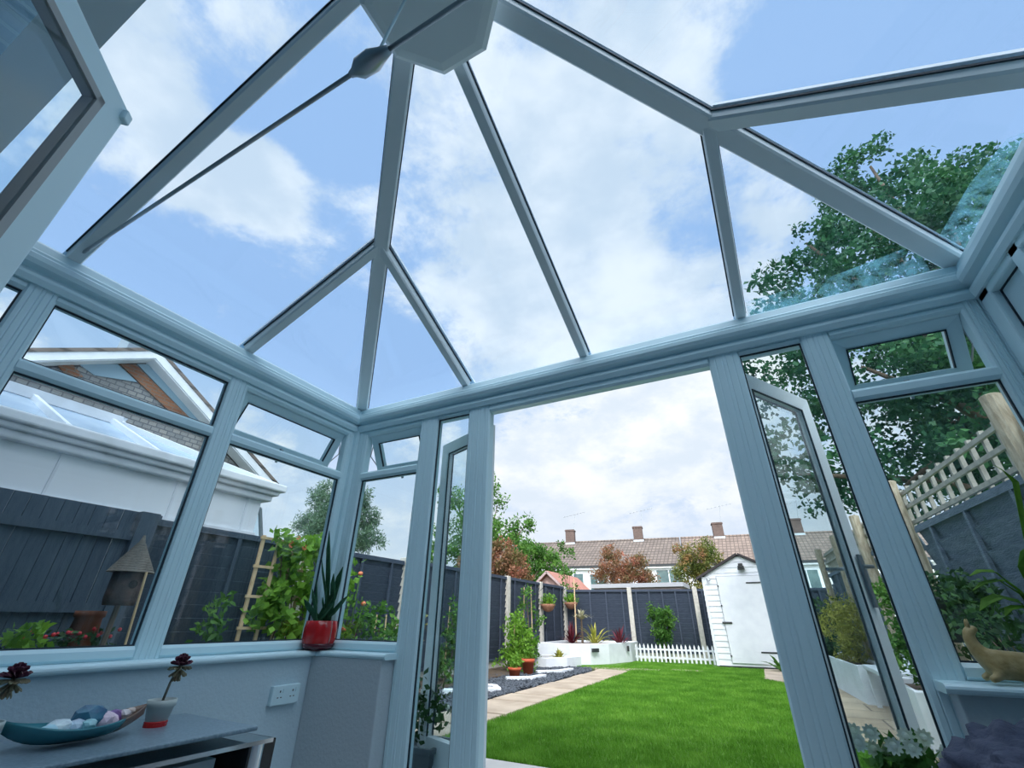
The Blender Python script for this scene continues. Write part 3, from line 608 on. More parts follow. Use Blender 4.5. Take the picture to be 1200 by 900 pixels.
# paths
out(MB().bb((-3.52, 3.0, G - .05), (-2.78, 11.3, G - .012)), 'path_bed', JOINT, kind='structure')
m = MB(); y = 3.2; k = 0
while y < 11.1:
    L_ = (.62, .82, .70, .9)[k % 4]; m.box((-3.15 + .015 * math.sin(k * 3), y + L_ / 2, G - .01), (.66, L_ - .065, .05), rz=.012 * math.sin(k * 2.3)); y += L_; k += 1
out(m, 'garden_path', SLAB, kind='structure', bevel=.008)
m = MB(); m.prism([(-3.6, 11.1), (-2.9, 11.25), (-2.3, 11.5), (-2.3, 11.75), (-3.3, 11.6), (-4.0, 11.5)], G - .02, G + .012); m.prism([(-2.1, 11.75), (-1.45, 11.8), (-1.45, 12.0), (-2.1, 11.95)], G - .02, G + .012)
m.prism([(-.28, 10.9), (.45, 10.3), (.6, 13.2), (-.28, 13.2)], G - .02, G + .012)
out(m, 'stepping_path', SLAB, kind='structure')
pm = brickmat('patio_slabs', (.48, .36, .25), (.56, .44, .32), (.24, .18, .13), .9, .6, .012, axis='XY', bump=.3)
out(MB().prism([(.50, 6.1), (.66, 5.6), (1.0, 5.1), (1.9, 4.9), (1.9, 10.6), (.48, 10.4)], G - .03, G + .006), 'patio', pm, kind='structure')
out(MB().bb((-4.2, 2.37, G - .06), (3.2, 3.75, G + .004)), 'doorstep_paving', PALE, kind='structure')
# slate bed along the left fence with chips
SB = [(-5.4, 2.4), (-4.2, 2.4), (-3.53, 3.6), (-3.53, 10.6), (-3.75, 11.3), (-4.3, 11.2), (-5.4, 9.8)]
out(MB().prism(SB, G - .05, G - .01), 'slate_bed', SLATEB, kind='structure')
n = 5200; Q = np.stack([rng.uniform(-4.9, -3.54, 4 * n), 3.5 + 7.8 * rng.random(4 * n)], 1); Q = Q[inside(Q, SB)][:n]; n = len(Q)
h = .018 + .018 * rng.random(n); a = rng.random(n) * 6.28; c_ = np.array([[math.cos(q), math.sin(q)] for q in a]); s_ = np.stack([-c_[:, 1], c_[:, 0]], 1)
b3 = lambda p, z: np.concatenate([p, z[:, None]], 1)
v0 = b3(Q - c_ * .03 - s_ * .015, np.full(n, G - .01)); v1 = b3(Q + c_ * .03 - s_ * .018, G + h * rng.random(n)); v2 = b3(Q + c_ * .026 + s_ * .018, G + h); v3 = b3(Q - c_ * .028 + s_ * .015, G + h * .5)
out((np.stack([v0, v1, v2, v3], 1).reshape(-1, 3), np.arange(4 * n).reshape(-1, 4)), 'slate_chippings', SLATEC, kind='stuff', label='loose blue grey slate chippings beside the sandstone path', cat='slate chippings', thick=.008)
out(MB().prism([(-5.45, 2.4), (-4.75, 2.4), (-4.55, 6), (-4.6, 9), (-4.9, 10.6), (-5.45, 10.6)], G - .05, G + .03), 'soil_border', SOIL, kind='structure')
# white curved edging stones
for k, pts in enumerate([[(-4.35, 6.35), (-4.0, 6.55), (-3.75, 6.9), (-3.95, 7.15), (-4.35, 7.2)], [(-4.3, 8.2), (-3.95, 8.5), (-3.9, 8.95)], [(-4.3, 9.5), (-3.95, 9.9), (-3.9, 10.4)], [(-4.45, 4.4), (-4.05, 4.6), (-3.85, 5.0), (-4.1, 5.3)]]):
    m = MB(); L_ = []; R_ = []
    for i, p in enumerate(pts):
        q0 = Vector(pts[max(i - 1, 0)]); q1 = Vector(pts[min(i + 1, len(pts) - 1)]); d = (q1 - q0).normalized(); nn = Vector((-d.y, d.x)) * .06; L_.append((p[0] + nn.x, p[1] + nn.y)); R_.append((p[0] - nn.x, p[1] - nn.y))
    m.prism(L_ + R_[::-1], G - .02, G + .06)
    out(m, 'edging_stone', WHITEP, origin=(pts[0][0], pts[0][1], G), label=['white curved bed edging nearest the terracotta pots, hooked like an S', 'white edging strip beside the terracotta pots', 'white edging strip at the far end of the slate bed', 'white curved edging at the near end of the slate bed'][k], cat='edging', bevel=.01)

# ================================================================== fences
def fline(p, q, t): return Vector((p[0] + (q[0] - p[0]) * t, p[1] + (q[1] - p[1]) * t, 0))
def lap_panel(parent, p, q, z0, z1, mat=FENCE, side=1, battens=3, name='lap_panel', nb=13):
    p = Vector((p[0], p[1], 0)); q = Vector((q[0], q[1], 0)); d = (q - p).normalized(); nrm = Vector((-d.y, d.x, 0)) * side; L_ = (q - p).length; m = MB(); bh = (z1 - z0) / nb
    mid = (p + q) / 2; rz = math.atan2(d.y, d.x)
    for k in range(nb):
        c = mid + nrm * .012 * ((k % 2) * .6); m.box((c.x, c.y, z0 + bh * (k + .5)), (L_ - .02, .012, bh * 1.14), rz=rz, rx=side * -.27)
    for k in range(battens):
        c = p + d * (L_ * (k + .5) / battens if battens > 1 else L_ / 2) + nrm * .035; m.box((c.x, c.y, (z0 + z1) / 2), (.04, .03, z1 - z0), rz=rz)
    for zz_ in (z0 + .02, z1 - .02): c = mid + nrm * .03; m.box((c.x, c.y, zz_), (L_ - .02, .045, .045), rz=rz)
    c = mid; m.box((c.x, c.y, z1 + .012), (L_, .08, .022), rz=rz)
    return out(m, name, mat, parent)
def post(parent, p, z1, w=.15, mat=CONC, name='fence_post', rz=0):
    return out(MB().box((p[0], p[1], (G - .1 + z1) / 2), (w, w, z1 - G + .1), rz=rz), name, mat, parent, bevel=.012)
def gravel(parent, p, q):
    p = Vector((*p, 0)); q = Vector((*q, 0)); mid = (p + q) / 2; out(MB().box((mid.x, mid.y, G + .06), ((q - p).length, .05, .22), rz=math.atan2(q.y - p.y, q.x - p.x)), 'gravel_board', CONC, parent)
FX = -5.5
# near left: vertical boards with rails
f1 = thing('board_fence', 'dark vertical board fence with two horizontal rails below the neighbouring white conservatory', 'fence', (FX, .5, G))
y = -1.6; m = None
for k in range(3):
    y0 = -1.9 + k * 1.47; y1 = y0 + 1.45; m = MB(); yy = y0
    while yy < y1 - .01: m.box((FX - .02 + .008 * (int(yy * 100) % 2), yy + .06, (G + 1.80) / 2), (.02, .112, 1.80 - G)); yy += .118
    out(m, 'board_panel', FENCE_N, f1)
    out(MB().bb((FX - .005, y0, 1.52), (FX + .045, y1, 1.60)).bb((FX - .005, y0, .88), (FX + .045, y1, .96)), 'rail', FENCE_N, f1)
out(MB().bb((FX - .03, 2.35, G), (FX + .07, 2.52, 1.80)), 'fence_post', FENCE_N, f1)
f2 = thing('lap_fence', 'dark blue horizontal lap fence with concrete posts along the left side of the garden', 'fence', (FX, 8, G))
ys = [2.46, 4.45, 6.60, 8.52, 10.47, 12.45, 14.30]
for k in range(6):
    z1 = 1.735 if k < 2 else 1.78; lap_panel(f2, (FX, ys[k] + .05), (FX, ys[k + 1] - .05), G + .15, z1, FENCE_N if k < 1 else FENCE, side=-1, battens=3); gravel(f2, (FX, ys[k]), (FX, ys[k + 1]))
    if k: post(f2, (FX, ys[k]), z1 + .04 if k > 1 else z1)
post(f2, (FX, ys[6]), 1.80)
f3 = thing('back_fence', 'dark blue horizontal lap fence with leaning pale posts across the bottom of the garden', 'fence', (-3, 15, G))
pf = [(-5.45, 14.4), (-3.58, 14.95), (-1.73, 15.3), (.15, 15.6), (2.0, 15.9)]
for k in range(4):
    lap_panel(f3, pf[k], pf[k + 1], G + .15, 1.70, FENCE, side=-1, battens=5 if k else 4); gravel(f3, pf[k], pf[k + 1])
    post(f3, (pf[k + 1][0], pf[k + 1][1] - .05), 1.78, .13, rz=.2)
# right fence: worn panels with rustic trellis above
f4 = thing('trellis_fence', 'worn blue panel fence topped by weathered wooden trellis along the right side', 'fence', (1.7, 7, G))
def fx(y): return float(np.interp(y, [1.5, 4.46, 6.18, 11.2, 13.9], [1.86, 1.77, 1.62, 1.42, 1.22])) + .0
yr = [.0, 1.95, 3.91, 6.20, 8.15, 10.0, 11.85]
for k in range(6):
    a, b = (fx(yr[k]), yr[k]), (fx(yr[k + 1]), yr[k + 1])
    lap_panel(f4, (a[0], a[1] + .05), (b[0], b[1] - .05), G + .15, 1.73, FENCE_R, side=1, battens=3, nb=9); gravel(f4, a, b)
    m = MB(); L_ = b[1] - a[1]; nv = 11
    for i in range(nv): 
        t_ = (i + .5) / nv; m.box((a[0] + (b[0] - a[0]) * t_ + .01, a[1] + L_ * t_, 1.94), (.032, .036, .44), rx=.02 * math.sin(i * 5 + k))
    for z_ in (1.80, 1.96, 2.10): m.bar((a[0] - .015, a[1], z_), (b[0] - .015, b[1], z_), .036, .026)
    out(m, 'trellis_panel', TRELL, f4)
for k, y in enumerate(yr): 
    m = MB(); r0 = .062; x = fx(y) - .09; m.tube([(x, y, G - .1), (x + .008, y, 1.0), (x - .004, y, 2.1), (x, y, 2.24), (x, y, 2.25)], [r0, r0, r0 * .95, r0, r0 * .7], 12); out(m, 'rustic_post', RUSTIC, f4, smooth=False)
# picket fence
f5 = thing('picket_fence', 'low white picket fence standing in front of the dark back fence', 'picket fence', (-2.4, 13.75, G))
m = MB(); xs = np.linspace(-3.30, -1.38, 19)
for i, x in enumerate(xs):
    y = 13.85 - .0 * x; w = .045; v = [(x - w / 2, G), (x + w / 2, G), (x + w / 2, G + .36), (x, G + .42), (x - w / 2, G + .36)]
    mm = MB(); mm.add([(a, y - .009, z) for a, z in v] + [(a, y + .009, z) for a, z in v], [tuple(range(5)), tuple(range(5, 10))[::-1]] + [(k, (k + 1) % 5, 5 + (k + 1) % 5, 5 + k) for k in range(5)])
    out(mm, 'picket', WHITEP, f5)
for z_ in (G + .11, G + .29): out(MB().bb((-3.35, 13.86, z_ - .02), (-1.34, 13.88, z_ + .02)), 'rail', WHITEP, f5)
# raised beds
def bed(name, label, poly, z, mat=WHITEP, inset=.10):
    b = thing(name, label, 'raised bed', (poly[0][0], poly[0][1], G)); n = len(poly); cx = sum(p[0] for p in poly) / n; cy = sum(p[1] for p in poly) / n
    m = MB()
    inner = [(cx + (p[0] - cx) * (1 - inset / max(.3, math.hypot(p[0] - cx, p[1] - cy))), cy + (p[1] - cy) * (1 - inset / max(.3, math.hypot(p[0] - cx, p[1] - cy)))) for p in poly]
    v = [(x, y, G - .02) for x, y in poly] + [(x, y, z) for x, y in poly] + [(x, y, z) for x, y in inner] + [(x, y, G) for x, y in inner]
    f = []
    for s_ in range(3): f += [(s_ * n + k, s_ * n + (k + 1) % n, (s_ + 1) * n + (k + 1) % n, (s_ + 1) * n + k) for k in range(n)]
    out(m.add(v, f), 'rendered_wall', mat, b, bevel=.01); out(MB().prism(inner, G, z - .05), 'soil', SOIL, b); return b
b1 = bed('raised_bed', 'white rendered raised bed in the far left corner planted with a cordyline and red spikes', [(-5.38, 11.95), (-4.5, 11.95), (-4.05, 12.2), (-3.72, 12.7), (-3.42, 13.75), (-3.42, 14.6), (-5.38, 14.2)], .36)
out(MB().box((-3.93, 12.24, .22), (.20, .05, .08), rz=math.radians(60)), 'air_brick', DARK, b1); out(MB().box((-3.44, 13.55, .22), (.05, .10, .12), rz=.2), 'air_brick', DARK, b1)
b2 = bed('raised_bed', 'lower white rendered bed in front of the far left corner bed', [(-5.38, 10.7), (-4.6, 10.7), (-4.25, 11.1), (-4.12, 11.7), (-4.5, 11.7), (-5.38, 11.7)], .12)
b3_ = bed('raised_bed', 'long white rendered bed along the right trellis fence holding bamboo', [(.95, 8.35), (1.38, 8.35), (1.14, 12.6), (.72, 12.6), (.80, 10.3)], .36)
b4 = bed('raised_bed', 'white rendered bed on the right close outside the narrow side window', [(.97, 5.5), (1.50, 5.4), (1.42, 6.85), (1.03, 6.85)], .36)
# white bench and block between them
bn = thing('garden_bench', 'white bench seat on slim legs beside the raised bed with bamboo', 'bench', (1.2, 7.6, G))
out(MB().bb((1.00, 7.05, .33), (1.42, 8.25, .38)), 'seat', WHITEP, bn, bevel=.01)
for (x, y) in ((1.04, 7.12), (1.38, 7.12), (1.04, 8.15), (1.38, 8.15)): out(MB().bb((x - .025, y - .025, G), (x + .025, y + .025, .33)), 'leg', WHITEP, bn)
out(MB().add([(1.42, 7.2, .38), (1.42, 8.9, .38), (1.42, 8.5, .62), (1.42, 7.2, .62), (1.46, 7.2, .38), (1.46, 8.9, .38), (1.46, 8.5, .62), (1.46, 7.2, .62)], [(0, 1, 2, 3), (7, 6, 5, 4), (0, 4, 5, 1), (1, 5, 6, 2), (2, 6, 7, 3), (3, 7, 4, 0)]), 'backrest', WHITEP, bn)

# ================================================================== shed
sh = thing('garden_shed', 'white wooden shed with a black felt gable roof standing at the end of the lawn', 'shed', (-.37, 14, G))
sx0, sx1, sy0, sy1, se, sa = -1.27, .60, 13.25, 15.0, 1.88, 2.36; sxm = (sx0 + sx1) / 2
m = MB(); nb = 14; 
for k in range(19):   # front lap boards clipped to the gable
    z0 = G + .04 + k * .125; z1 = z0 + .128
    if z0 > sa - .04: break
    def half(z): return (sx1 - sx0) / 2 if z <= se else (sx1 - sx0) / 2 * max(0, (sa - z) / (sa - se))
    h0, h1 = half(z0), half(min(z1, sa)); z1 = min(z1, sa)
    m.add([(sxm - h0, sy0 - .018, z0), (sxm + h0, sy0 - .018, z0), (sxm + h1, sy0 - .002, z1), (sxm - h1, sy0 - .002, z1), (sxm - h0, sy0 + .02, z0), (sxm + h0, sy0 + .02, z0), (sxm + h1, sy0 + .02, z1), (sxm - h1, sy0 + .02, z1)], [(0, 1, 2, 3), (7, 6, 5, 4), (0, 4, 5, 1), (1, 5, 6, 2), (2, 6, 7, 3), (3, 7, 4, 0)])
out(m, 'front_boards', SHEDW, sh)
m = MB()
for X_ in (sx0, sx1):
    for k in range(15): m.box((X_, (sy0 + sy1) / 2, G + .1 + k * .125), (.02, sy1 - sy0, .13), ry=.1 if X_ == sx0 else -.1)
m.bb((sx0, sy1 - .02, G), (sx1, sy1, se)); m.prism([(sx0, sy0), (sx1, sy0), (sx1, sy1), (sx0, sy1)], G + .02, G + .05)
out(m, 'side_boards', SHEDW, sh); out(MB().bb((sx0 - .01, sy0 - .02, G - .02), (sx1 + .01, sy1, G + .04)), 'base', DARK, sh)
for X_ in (sx0, sx1 - .05): out(MB().bb((X_ - .005, sy0 - .03, G + .03), (X_ + .055, sy0 - .01, se)), 'corner_trim', SHEDW, sh)
sl = (sa - se) / ((sx1 - sx0) / 2)
m = MB()
for sg in (-1, 1):
    e = Vector((sxm + sg * ((sx1 - sx0) / 2 + .12), 0, se - .12 * sl)); a = Vector((sxm, 0, sa + .01)); n_ = Vector((sg * sl, 0, 1))
    m.slab3([(e.x, sy0 - .09, e.z), (a.x, sy0 - .09, a.z), (a.x, sy1 + .09, a.z), (e.x, sy1 + .09, e.z)], n_, .05)
out(m, 'roof', FELT, sh)
dx0, dx1, dz1 = -.92, .25, 1.88
dd = out(MB().bb((dx0, sy0 - .05, G + .10), (dx1, sy0 - .02, dz1)), 'door', SHEDW, sh)
out(MB().bb((dx0 - .012, sy0 - .035, G + .10), (dx0, sy0 - .02, dz1 + .01)).bb((dx0, sy0 - .035, dz1), (dx1, sy0 - .02, dz1 + .012)), 'door_gap', STEEL, dd)
for z_ in (1.72, .25): out(MB().bb((dx1 - .52, sy0 - .06, z_ - .015), (dx1 + .08, sy0 - .05, z_ + .015)), 'strap_hinge', DARK, dd)
out(MB().bb((dx0 - .06, sy0 - .065, .83), (dx0 + .16, sy0 - .05, .87)).tube([(dx0 - .05, sy0 - .08, .85), (dx0 + .15, sy0 - .08, .85)], .012, 8), 'bolt_latch', DARK, dd)
for z_ in (1.66, 1.22, .16): out(MB().ball((dx0 + .0, sy0 - .06, z_), .02, 8, 6), 'turn_button', DARK, dd)
out(MB().box((sxm + .03, sy0 - .09, 2.08), (.14, .12, .05)).box((sxm + .03, sy0 - .05, 2.14), (.10, .06, .06)).box((sxm + .03, sy0 - .10, 2.03), (.16, .10, .02)), 'security_light', DARK, sh)
out(MB().tube([(-1.12, sy0 - .02, 1.86), (-1.12, sy0 - .10, 1.84), (-1.10, sy0 - .12, 1.78)], [.02, .03, .035], 8), 'hook', STEEL, sh)

# ================================================================== terraced houses beyond
def house(cx, cy, w, wallmat, roofm, label, windows, seed, group=None, chim_x=0.0):
    ang = math.atan2(3.0, 19.1); ca, sa_ = math.cos(ang), math.sin(ang); base = (cx, cy, G)
    t = thing('terraced_house', label, 'house', base); dpt = 8.5; ez = 5.0; rzz = 7.55
    def P(u, v, z): return (cx + u * ca - v * sa_, cy + u * sa_ + v * ca, z)
    def bx(u0, u1, v0, v1, z0, z1, nm, mat, par=t, m=None):
        mm = m or MB(); mm.add([P(u, v, z) for z in (z0, z1) for v in (v0, v1) for u in (u0, u1)], [(0, 2, 3, 1), (4, 5, 7, 6), (0, 1, 5, 4), (2, 6, 7, 3), (0, 4, 6, 2), (1, 3, 7, 5)])
        return mm if nm is None else out(mm, nm, mat, par)
    bx(-w / 2, w / 2, 0, dpt, G, ez, 'wall', wallmat)
    m = MB(); h = w / 2 + .01
    m.add([P(-h, -.35, ez - .02), P(h, -.35, ez - .02), P(h, dpt / 2, rzz), P(-h, dpt / 2, rzz), P(h, dpt + .35, ez), P(-h, dpt + .35, ez), P(-h, -.35, ez - .12), P(h, -.35, ez - .12), P(h, dpt + .35, ez - .12), P(-h, dpt + .35, ez - .12)], [(0, 1, 2, 3), (3, 2, 4, 5), (6, 7, 1, 0), (6, 9, 8, 7), (5, 4, 8, 9), (0, 3, 5, 9, 6), (1, 7, 8, 4, 2)])
    out(m, 'roof', roofm, t); bx(-w / 2, w / 2, -.40, -.33, ez - .22, ez - .05, 'gutter', DARK); bx(-w / 2, w / 2, -.33, 0.02, ez - .35, ez - .12, 'soffit', WHITEP)
    m = MB(); m.add([P(-h, dpt / 2 - .1, rzz - .02), P(h, dpt / 2 - .1, rzz - .02), P(h, dpt / 2, rzz + .09), P(-h, dpt / 2, rzz + .09), P(h, dpt / 2 + .1, rzz - .02), P(-h, dpt / 2 + .1, rzz - .02)], [(0, 1, 2, 3), (3, 2, 4, 5), (0, 5, 4, 1), (0, 3, 5), (1, 4, 2)]); out(m, 'ridge_tiles', roofm, t)
    if chim_x is not None:
        c = bx(chim_x - .42, chim_x + .42, dpt / 2 - .35, dpt / 2 + .35, rzz - .5, rzz + 1.15, 'chimney', BRICKCH); bx(chim_x - .47, chim_x + .47, dpt / 2 - .4, dpt / 2 + .4, rzz + 1.0, rzz + 1.1, 'chimney_cap', BRICKCH, c); bx(chim_x - .46, chim_x + .46, dpt / 2 - .39, dpt / 2 + .39, rzz - .22, rzz - .06, 'flashing', STEEL, c)
        m = MB(); p0 = P(chim_x + .35, dpt / 2, rzz + 1.1); p1 = P(chim_x + .6, dpt / 2, rzz + 2.7); m.tube([p0, p1], .02, 5); m.tube([P(chim_x - .6, dpt / 2, rzz + 2.4), P(chim_x + 1.6, dpt / 2 - .3, rzz + 2.75)], .018, 5)
        for i in range(7): q = chim_x - .5 + i * .33; z_ = rzz + 2.42 + i * .053; m.tube([P(q, dpt / 2 - .3, z_), P(q, dpt / 2 + .3, z_)], .010, 4)
        out(m, 'aerial', STEEL, c)
    for (u0, u1, z0, z1, panes) in windows:
        f_ = bx(u0, u1, -.06, .05, z0, z1, 'window', WHITEP); n = panes; pw = (u1 - u0 - .08) / n
        for k in range(n):
            bx(u0 + .05 + k * pw + .03, u0 + .05 + (k + 1) * pw - .05, -.075, -.055, z0 + .09, z1 - .09, 'pane', HGLASS, f_)
        bx(u0 - .08, u1 + .08, -.14, 0, z0 - .08, z0, 'sill', WHITEP, f_)
    return t
ROOFT = brickmat('brown_roof_tiles', (.17, .14, .125), (.22, .18, .155), (.09, .075, .065), .30, .26, .03, axis='XZ', bump=.8, offset=0)
ROOFT2 = brickmat('warm_roof_tiles', (.22, .17, .145), (.28, .215, .18), (.12, .095, .08), .30, .26, .03, axis='XZ', bump=.8, offset=0)
BRICKCH = brickmat('chimney_brick', (.11, .07, .06), (.15, .095, .08), (.14, .12, .11), .225, .075, .012)
RENDER_W = pbr('white_house_render', (.82, .84, .86), .8); RENDER_P = pbr('pink_house_render', (.80, .60, .60), .8)
HGLASS = pbr('house_window_glass', (.03, .08, .09), .08, (.10, .18, .18), 1.5)
hx = [(-19.8, 37.3), (-13.9, 38.25), (-7.9, 39.2), (-1.7, 40.15), (4.5, 41.1), (10.7, 42.1)]
HL = ['far terraced house at the left end, mostly behind green trees', 'far white terraced house with two narrow windows, second chimney-bearing roof from the left', 'far terraced house with a wide dark window between two reddish bushes', 'far terraced house with its roof showing above the white shed', 'far terraced house seen through the open right door', 'far terraced house behind the right garden fence']
HW = [[(-1, .6, 2.9, 4.2, 2)], [(.1, 1.05, 3.0, 4.45, 1), (1.5, 2.9, 3.0, 4.4, 2)], [(-2.8, -1.6, 3.0, 4.4, 2), (.75, 2.75, 2.95, 4.6, 2)], [(-2.2, -.6, 3.0, 4.4, 2), (1.0, 2.4, 3.0, 4.4, 2)], [(-2, -.4, 3.0, 4.4, 2), (1.1, 2.5, 3.0, 4.4, 2)], [(-2, -.4, 3.0, 4.4, 2)]]
for k, (x, y) in enumerate(hx):
    house(x, y, 6.15, RENDER_W, ROOFT if k < 3 else ROOFT2, HL[k], HW[k], k, chim_x=[-.5, -.75, -.45, .15, .0, 0][k])
# far flat roofed garage and small summerhouse behind fences
gr = thing('garage', 'low flat roofed garage with a pale grey roof edge just behind the back fence', 'garage', (-4.6, 16.9, G))
p0 = atY(696, 686, 16.8); p1 = atY(797, 683, 16.8); zt_ = p0[2]
out(MB().bb((p0[0], 16.8, G), (p1[0], 18.2, zt_ - .10)), 'wall', pbr('garage_wall', (.42, .34, .33), .8), gr); out(MB().bb((p0[0] - .1, 16.7, zt_ - .10), (p1[0] + .1, 18.3, zt_ + .03)), 'roof', pbr('grey_felt', (.44, .46, .50), .8), gr)
su = thing('summerhouse', 'small summerhouse with a terracotta tiled gable roof beyond the left fence', 'summerhouse', (-8.5, 17, G)); ax = atY(643, 672, 17); ex = atY(664, 693, 17); lx = atY(618, 690, 17)
wd = ex[0] - ax[0]; m = MB(); x0, x1, xm = ax[0] - wd, ex[0], ax[0]; ze_, za_ = ex[2], ax[2]
m.add([(x0, 17, G), (x1, 17, G), (x1, 17, ze_), (xm, 17, za_), (x0, 17, ze_), (x0, 20, G), (x1, 20, G), (x1, 20, ze_), (xm, 20, za_), (x0, 20, ze_)], [(0, 1, 2, 3, 4), (9, 8, 7, 6, 5), (0, 5, 6, 1), (1, 6, 7, 2), (2, 7, 8, 3), (3, 8, 9, 4), (4, 9, 5, 0)]); out(m, 'wall', pbr('pink_boards', (.60, .42, .40), .8), su)
ROOFS = pbr('salmon_roof', (.50, .24, .19), .8, (.40, .18, .14), 6); m = MB()
for sg in (-1, 1): ex_ = xm + sg * (wd + .15); m.slab3([(ex_, 16.8, ze_ - .1), (xm, 16.8, za_ + .02), (xm, 20.2, za_ + .02), (ex_, 20.2, ze_ - .1)], (sg * .5, 0, 1), .07)
out(m, 'roof', ROOFS, su); m = MB()
for sg in (-1, 1): m.bar((xm + sg * (wd + .17), 16.77, ze_ - .08), (xm, 16.77, za_ + .04), .08, .03, (0, 0, 1))
out(m, 'bargeboard', pbr('dusty_pink_board', (.52, .40, .40), .8), su)

# ================================================================== neighbour conservatory and gable house (left)
nc = thing('neighbour_conservatory', 'white conservatory with a pale glazed hip roof behind the left fence', 'conservatory', (-7.5, 2, G))
NX = -6.45; c0 = atX(303, 600, NX); NYF = float(c0[1]); NZ = float(atX(303, 585, NX)[2]); NYB = -.2
out(MB().bb((NX - 3.2, NYB, G), (NX, NYF, NZ)), 'wall', pbr('white_panel_wall', (.86, .90, .95), .5), nc)
m = MB()
for y_ in (NYF - .22, NYF - 1.2, NYF - 2.4, NYF - 3.4): m.bb((NX, y_ - .012, 1.0), (NX + .015, y_ + .012, NZ))
m.bb((NX, NYB, 1.85), (NX + .03, NYF + .02, 1.95)); out(m, 'frame_joints', WHITEP, nc)
for (o_, z0, z1) in ((.10, -.02, .07), (.16, .07, .13), (.22, .13, .24)):
    out(MB().bb((NX - 3.2 - o_, NYB, NZ + z0), (NX + o_, NYF + o_, NZ + z1)), 'gutter' if o_ > .2 else 'fascia', WHITEP, nc, bevel=.02)
rx, rzz2, ryf = NX - 1.6, NZ + .95, NYF - 1.5; zg = NZ + .2; m = MB()
CGL = pbr('polycarbonate_roof', (.30, .42, .58), .25, (.42, .54, .68), 2)
m.add([(NX + .05, NYF + .05, zg), (NX + .05, NYB, zg), (rx, NYB, rzz2), (rx, ryf, rzz2), (NX - 3.2, NYF + .05, zg), (NX - 3.2, NYB, zg)], [(0, 1, 2, 3), (0, 3, 4), (3, 2, 5, 4), (0, 4, 5, 1), (1, 5, 2)]); out(m, 'roof_pane', CGL, nc)
for (a, b) in (((NX + .1, NYF + .1, zg), (rx, ryf, rzz2)), ((NX + .1, ryf - .1, zg), (rx, ryf - .1, rzz2)), ((NX + .1, ryf + .75, zg), (rx + .75, ryf + .75, rzz2 - .45)), ((NX + .1, ryf - 1.0, zg), (rx, ryf - 1.0, rzz2)), ((NX + .1, ryf - 1.9, zg), (rx, ryf - 1.9, rzz2)), ((rx, NYB, rzz2 + .03), (rx, ryf, rzz2 + .03)), ((NX - 3.2, NYF + .1, zg), (rx, ryf, rzz2))):
    out(MB().bar((a[0], a[1], a[2] + .03), (b[0], b[1], b[2] + .03), .05 if a[1] > NYB else .14, .08, (0, 1, 0) if a[1] > NYB else (0, 0, 1)), 'glazing_bar' if a[1] > NYB else 'ridge', WHITEP, nc)
out(MB().ball((rx, ryf + .02, rzz2 + .10), .035, 10, 7).lathe([(.05, 0), (.03, .1), (.05, .12)], (rx, ryf + .02, rzz2), 10), 'finial', WHITEP, nc)
m = MB(); c = (NX + .03, NYF - .12, 2.0); m.bb((NX - .35, NYF + .02, 1.7), (NX - .30, NYF + .30, 2.3)); 
wv = thing('open_window', 'small open window sash sticking out from the end of the neighbouring white conservatory', 'window', (NX - .3, NYF, 1.7))
h0 = (NX - .02, NYF + .02, NZ - .12); m = MB(); dz = .62; ot = .22
for (a, b) in (((h0[0], h0[1], h0[2]), (h0[0], h0[1] + ot, h0[2] - dz)), ((h0[0] - .6, h0[1], h0[2]), (h0[0] - .6, h0[1] + ot, h0[2] - dz)), ((h0[0], h0[1], h0[2]), (h0[0] - .6, h0[1], h0[2])), ((h0[0], h0[1] + ot, h0[2] - dz), (h0[0] - .6, h0[1] + ot, h0[2] - dz))): m.bar(a, b, .04, .04, (0, 0, 1) if a[2] == b[2] else (1, 0, 0))
out(m, 'sash_frame', STEEL, wv); out(MB().slab3([(h0[0], h0[1], h0[2]), (h0[0], h0[1] + ot, h0[2] - dz), (h0[0] - .6, h0[1] + ot, h0[2] - dz), (h0[0] - .6, h0[1], h0[2])], (0, 1, .3), .008), 'pane', GLASS, wv); out(MB().tube([(h0[0] - .05, h0[1], h0[2] - dz), (h0[0] - .05, h0[1] + ot, h0[2] - dz + .01)], .008, 6), 'stay', STEEL, wv)
# gable end house
gh = thing('gable_house', 'brick and tile neighbouring house with a white edged gable rising behind the white conservatory', 'house', (-12, 4, G))
GX = -11.0
ap = atX(182, 419, GX); l1 = atX(45, 421, GX); r1 = atX(250, 497, GX); ga_ = (float(ap[1]), float(ap[2]))
sL = (ap[2] - l1[2]) / (ap[1] - l1[1]); sR = (ap[2] - r1[2]) / (r1[1] - ap[1]); sl_ = float((sL + sR) / 2); hw_ = 3.6; ye0, ye1 = ga_[0] - hw_, ga_[0] + hw_; ze2 = ga_[1] - sl_ * hw_
TILEH = brickmat('tile_hung_gable', (.22, .23, .24), (.34, .33, .31), (.14, .14, .15), .17, .10, .012, axis='YZ', bump=.8)
STREAK = brickmat('red_reflection_streak', (.30, .11, .05), (.38, .17, .09), (.25, .18, .14), .22, .075, .012, axis='YZ')
m = MB(); m.add([(GX - s, y, z) for s in (.35, 6) for (y, z) in ((ye0 + .3, G), (ye1 - .3, G), (ye1 - .3, ze2 + .1), (ga_[0], ga_[1] - .1), (ye0 + .3, ze2 + .1))], [(0, 1, 2, 3, 4), (9, 8, 7, 6, 5), (0, 5, 6, 1), (1, 6, 7, 2), (2, 7, 8, 3), (3, 8, 9, 4), (4, 9, 5, 0)]); out(m, 'gable_wall', TILEH, gh)
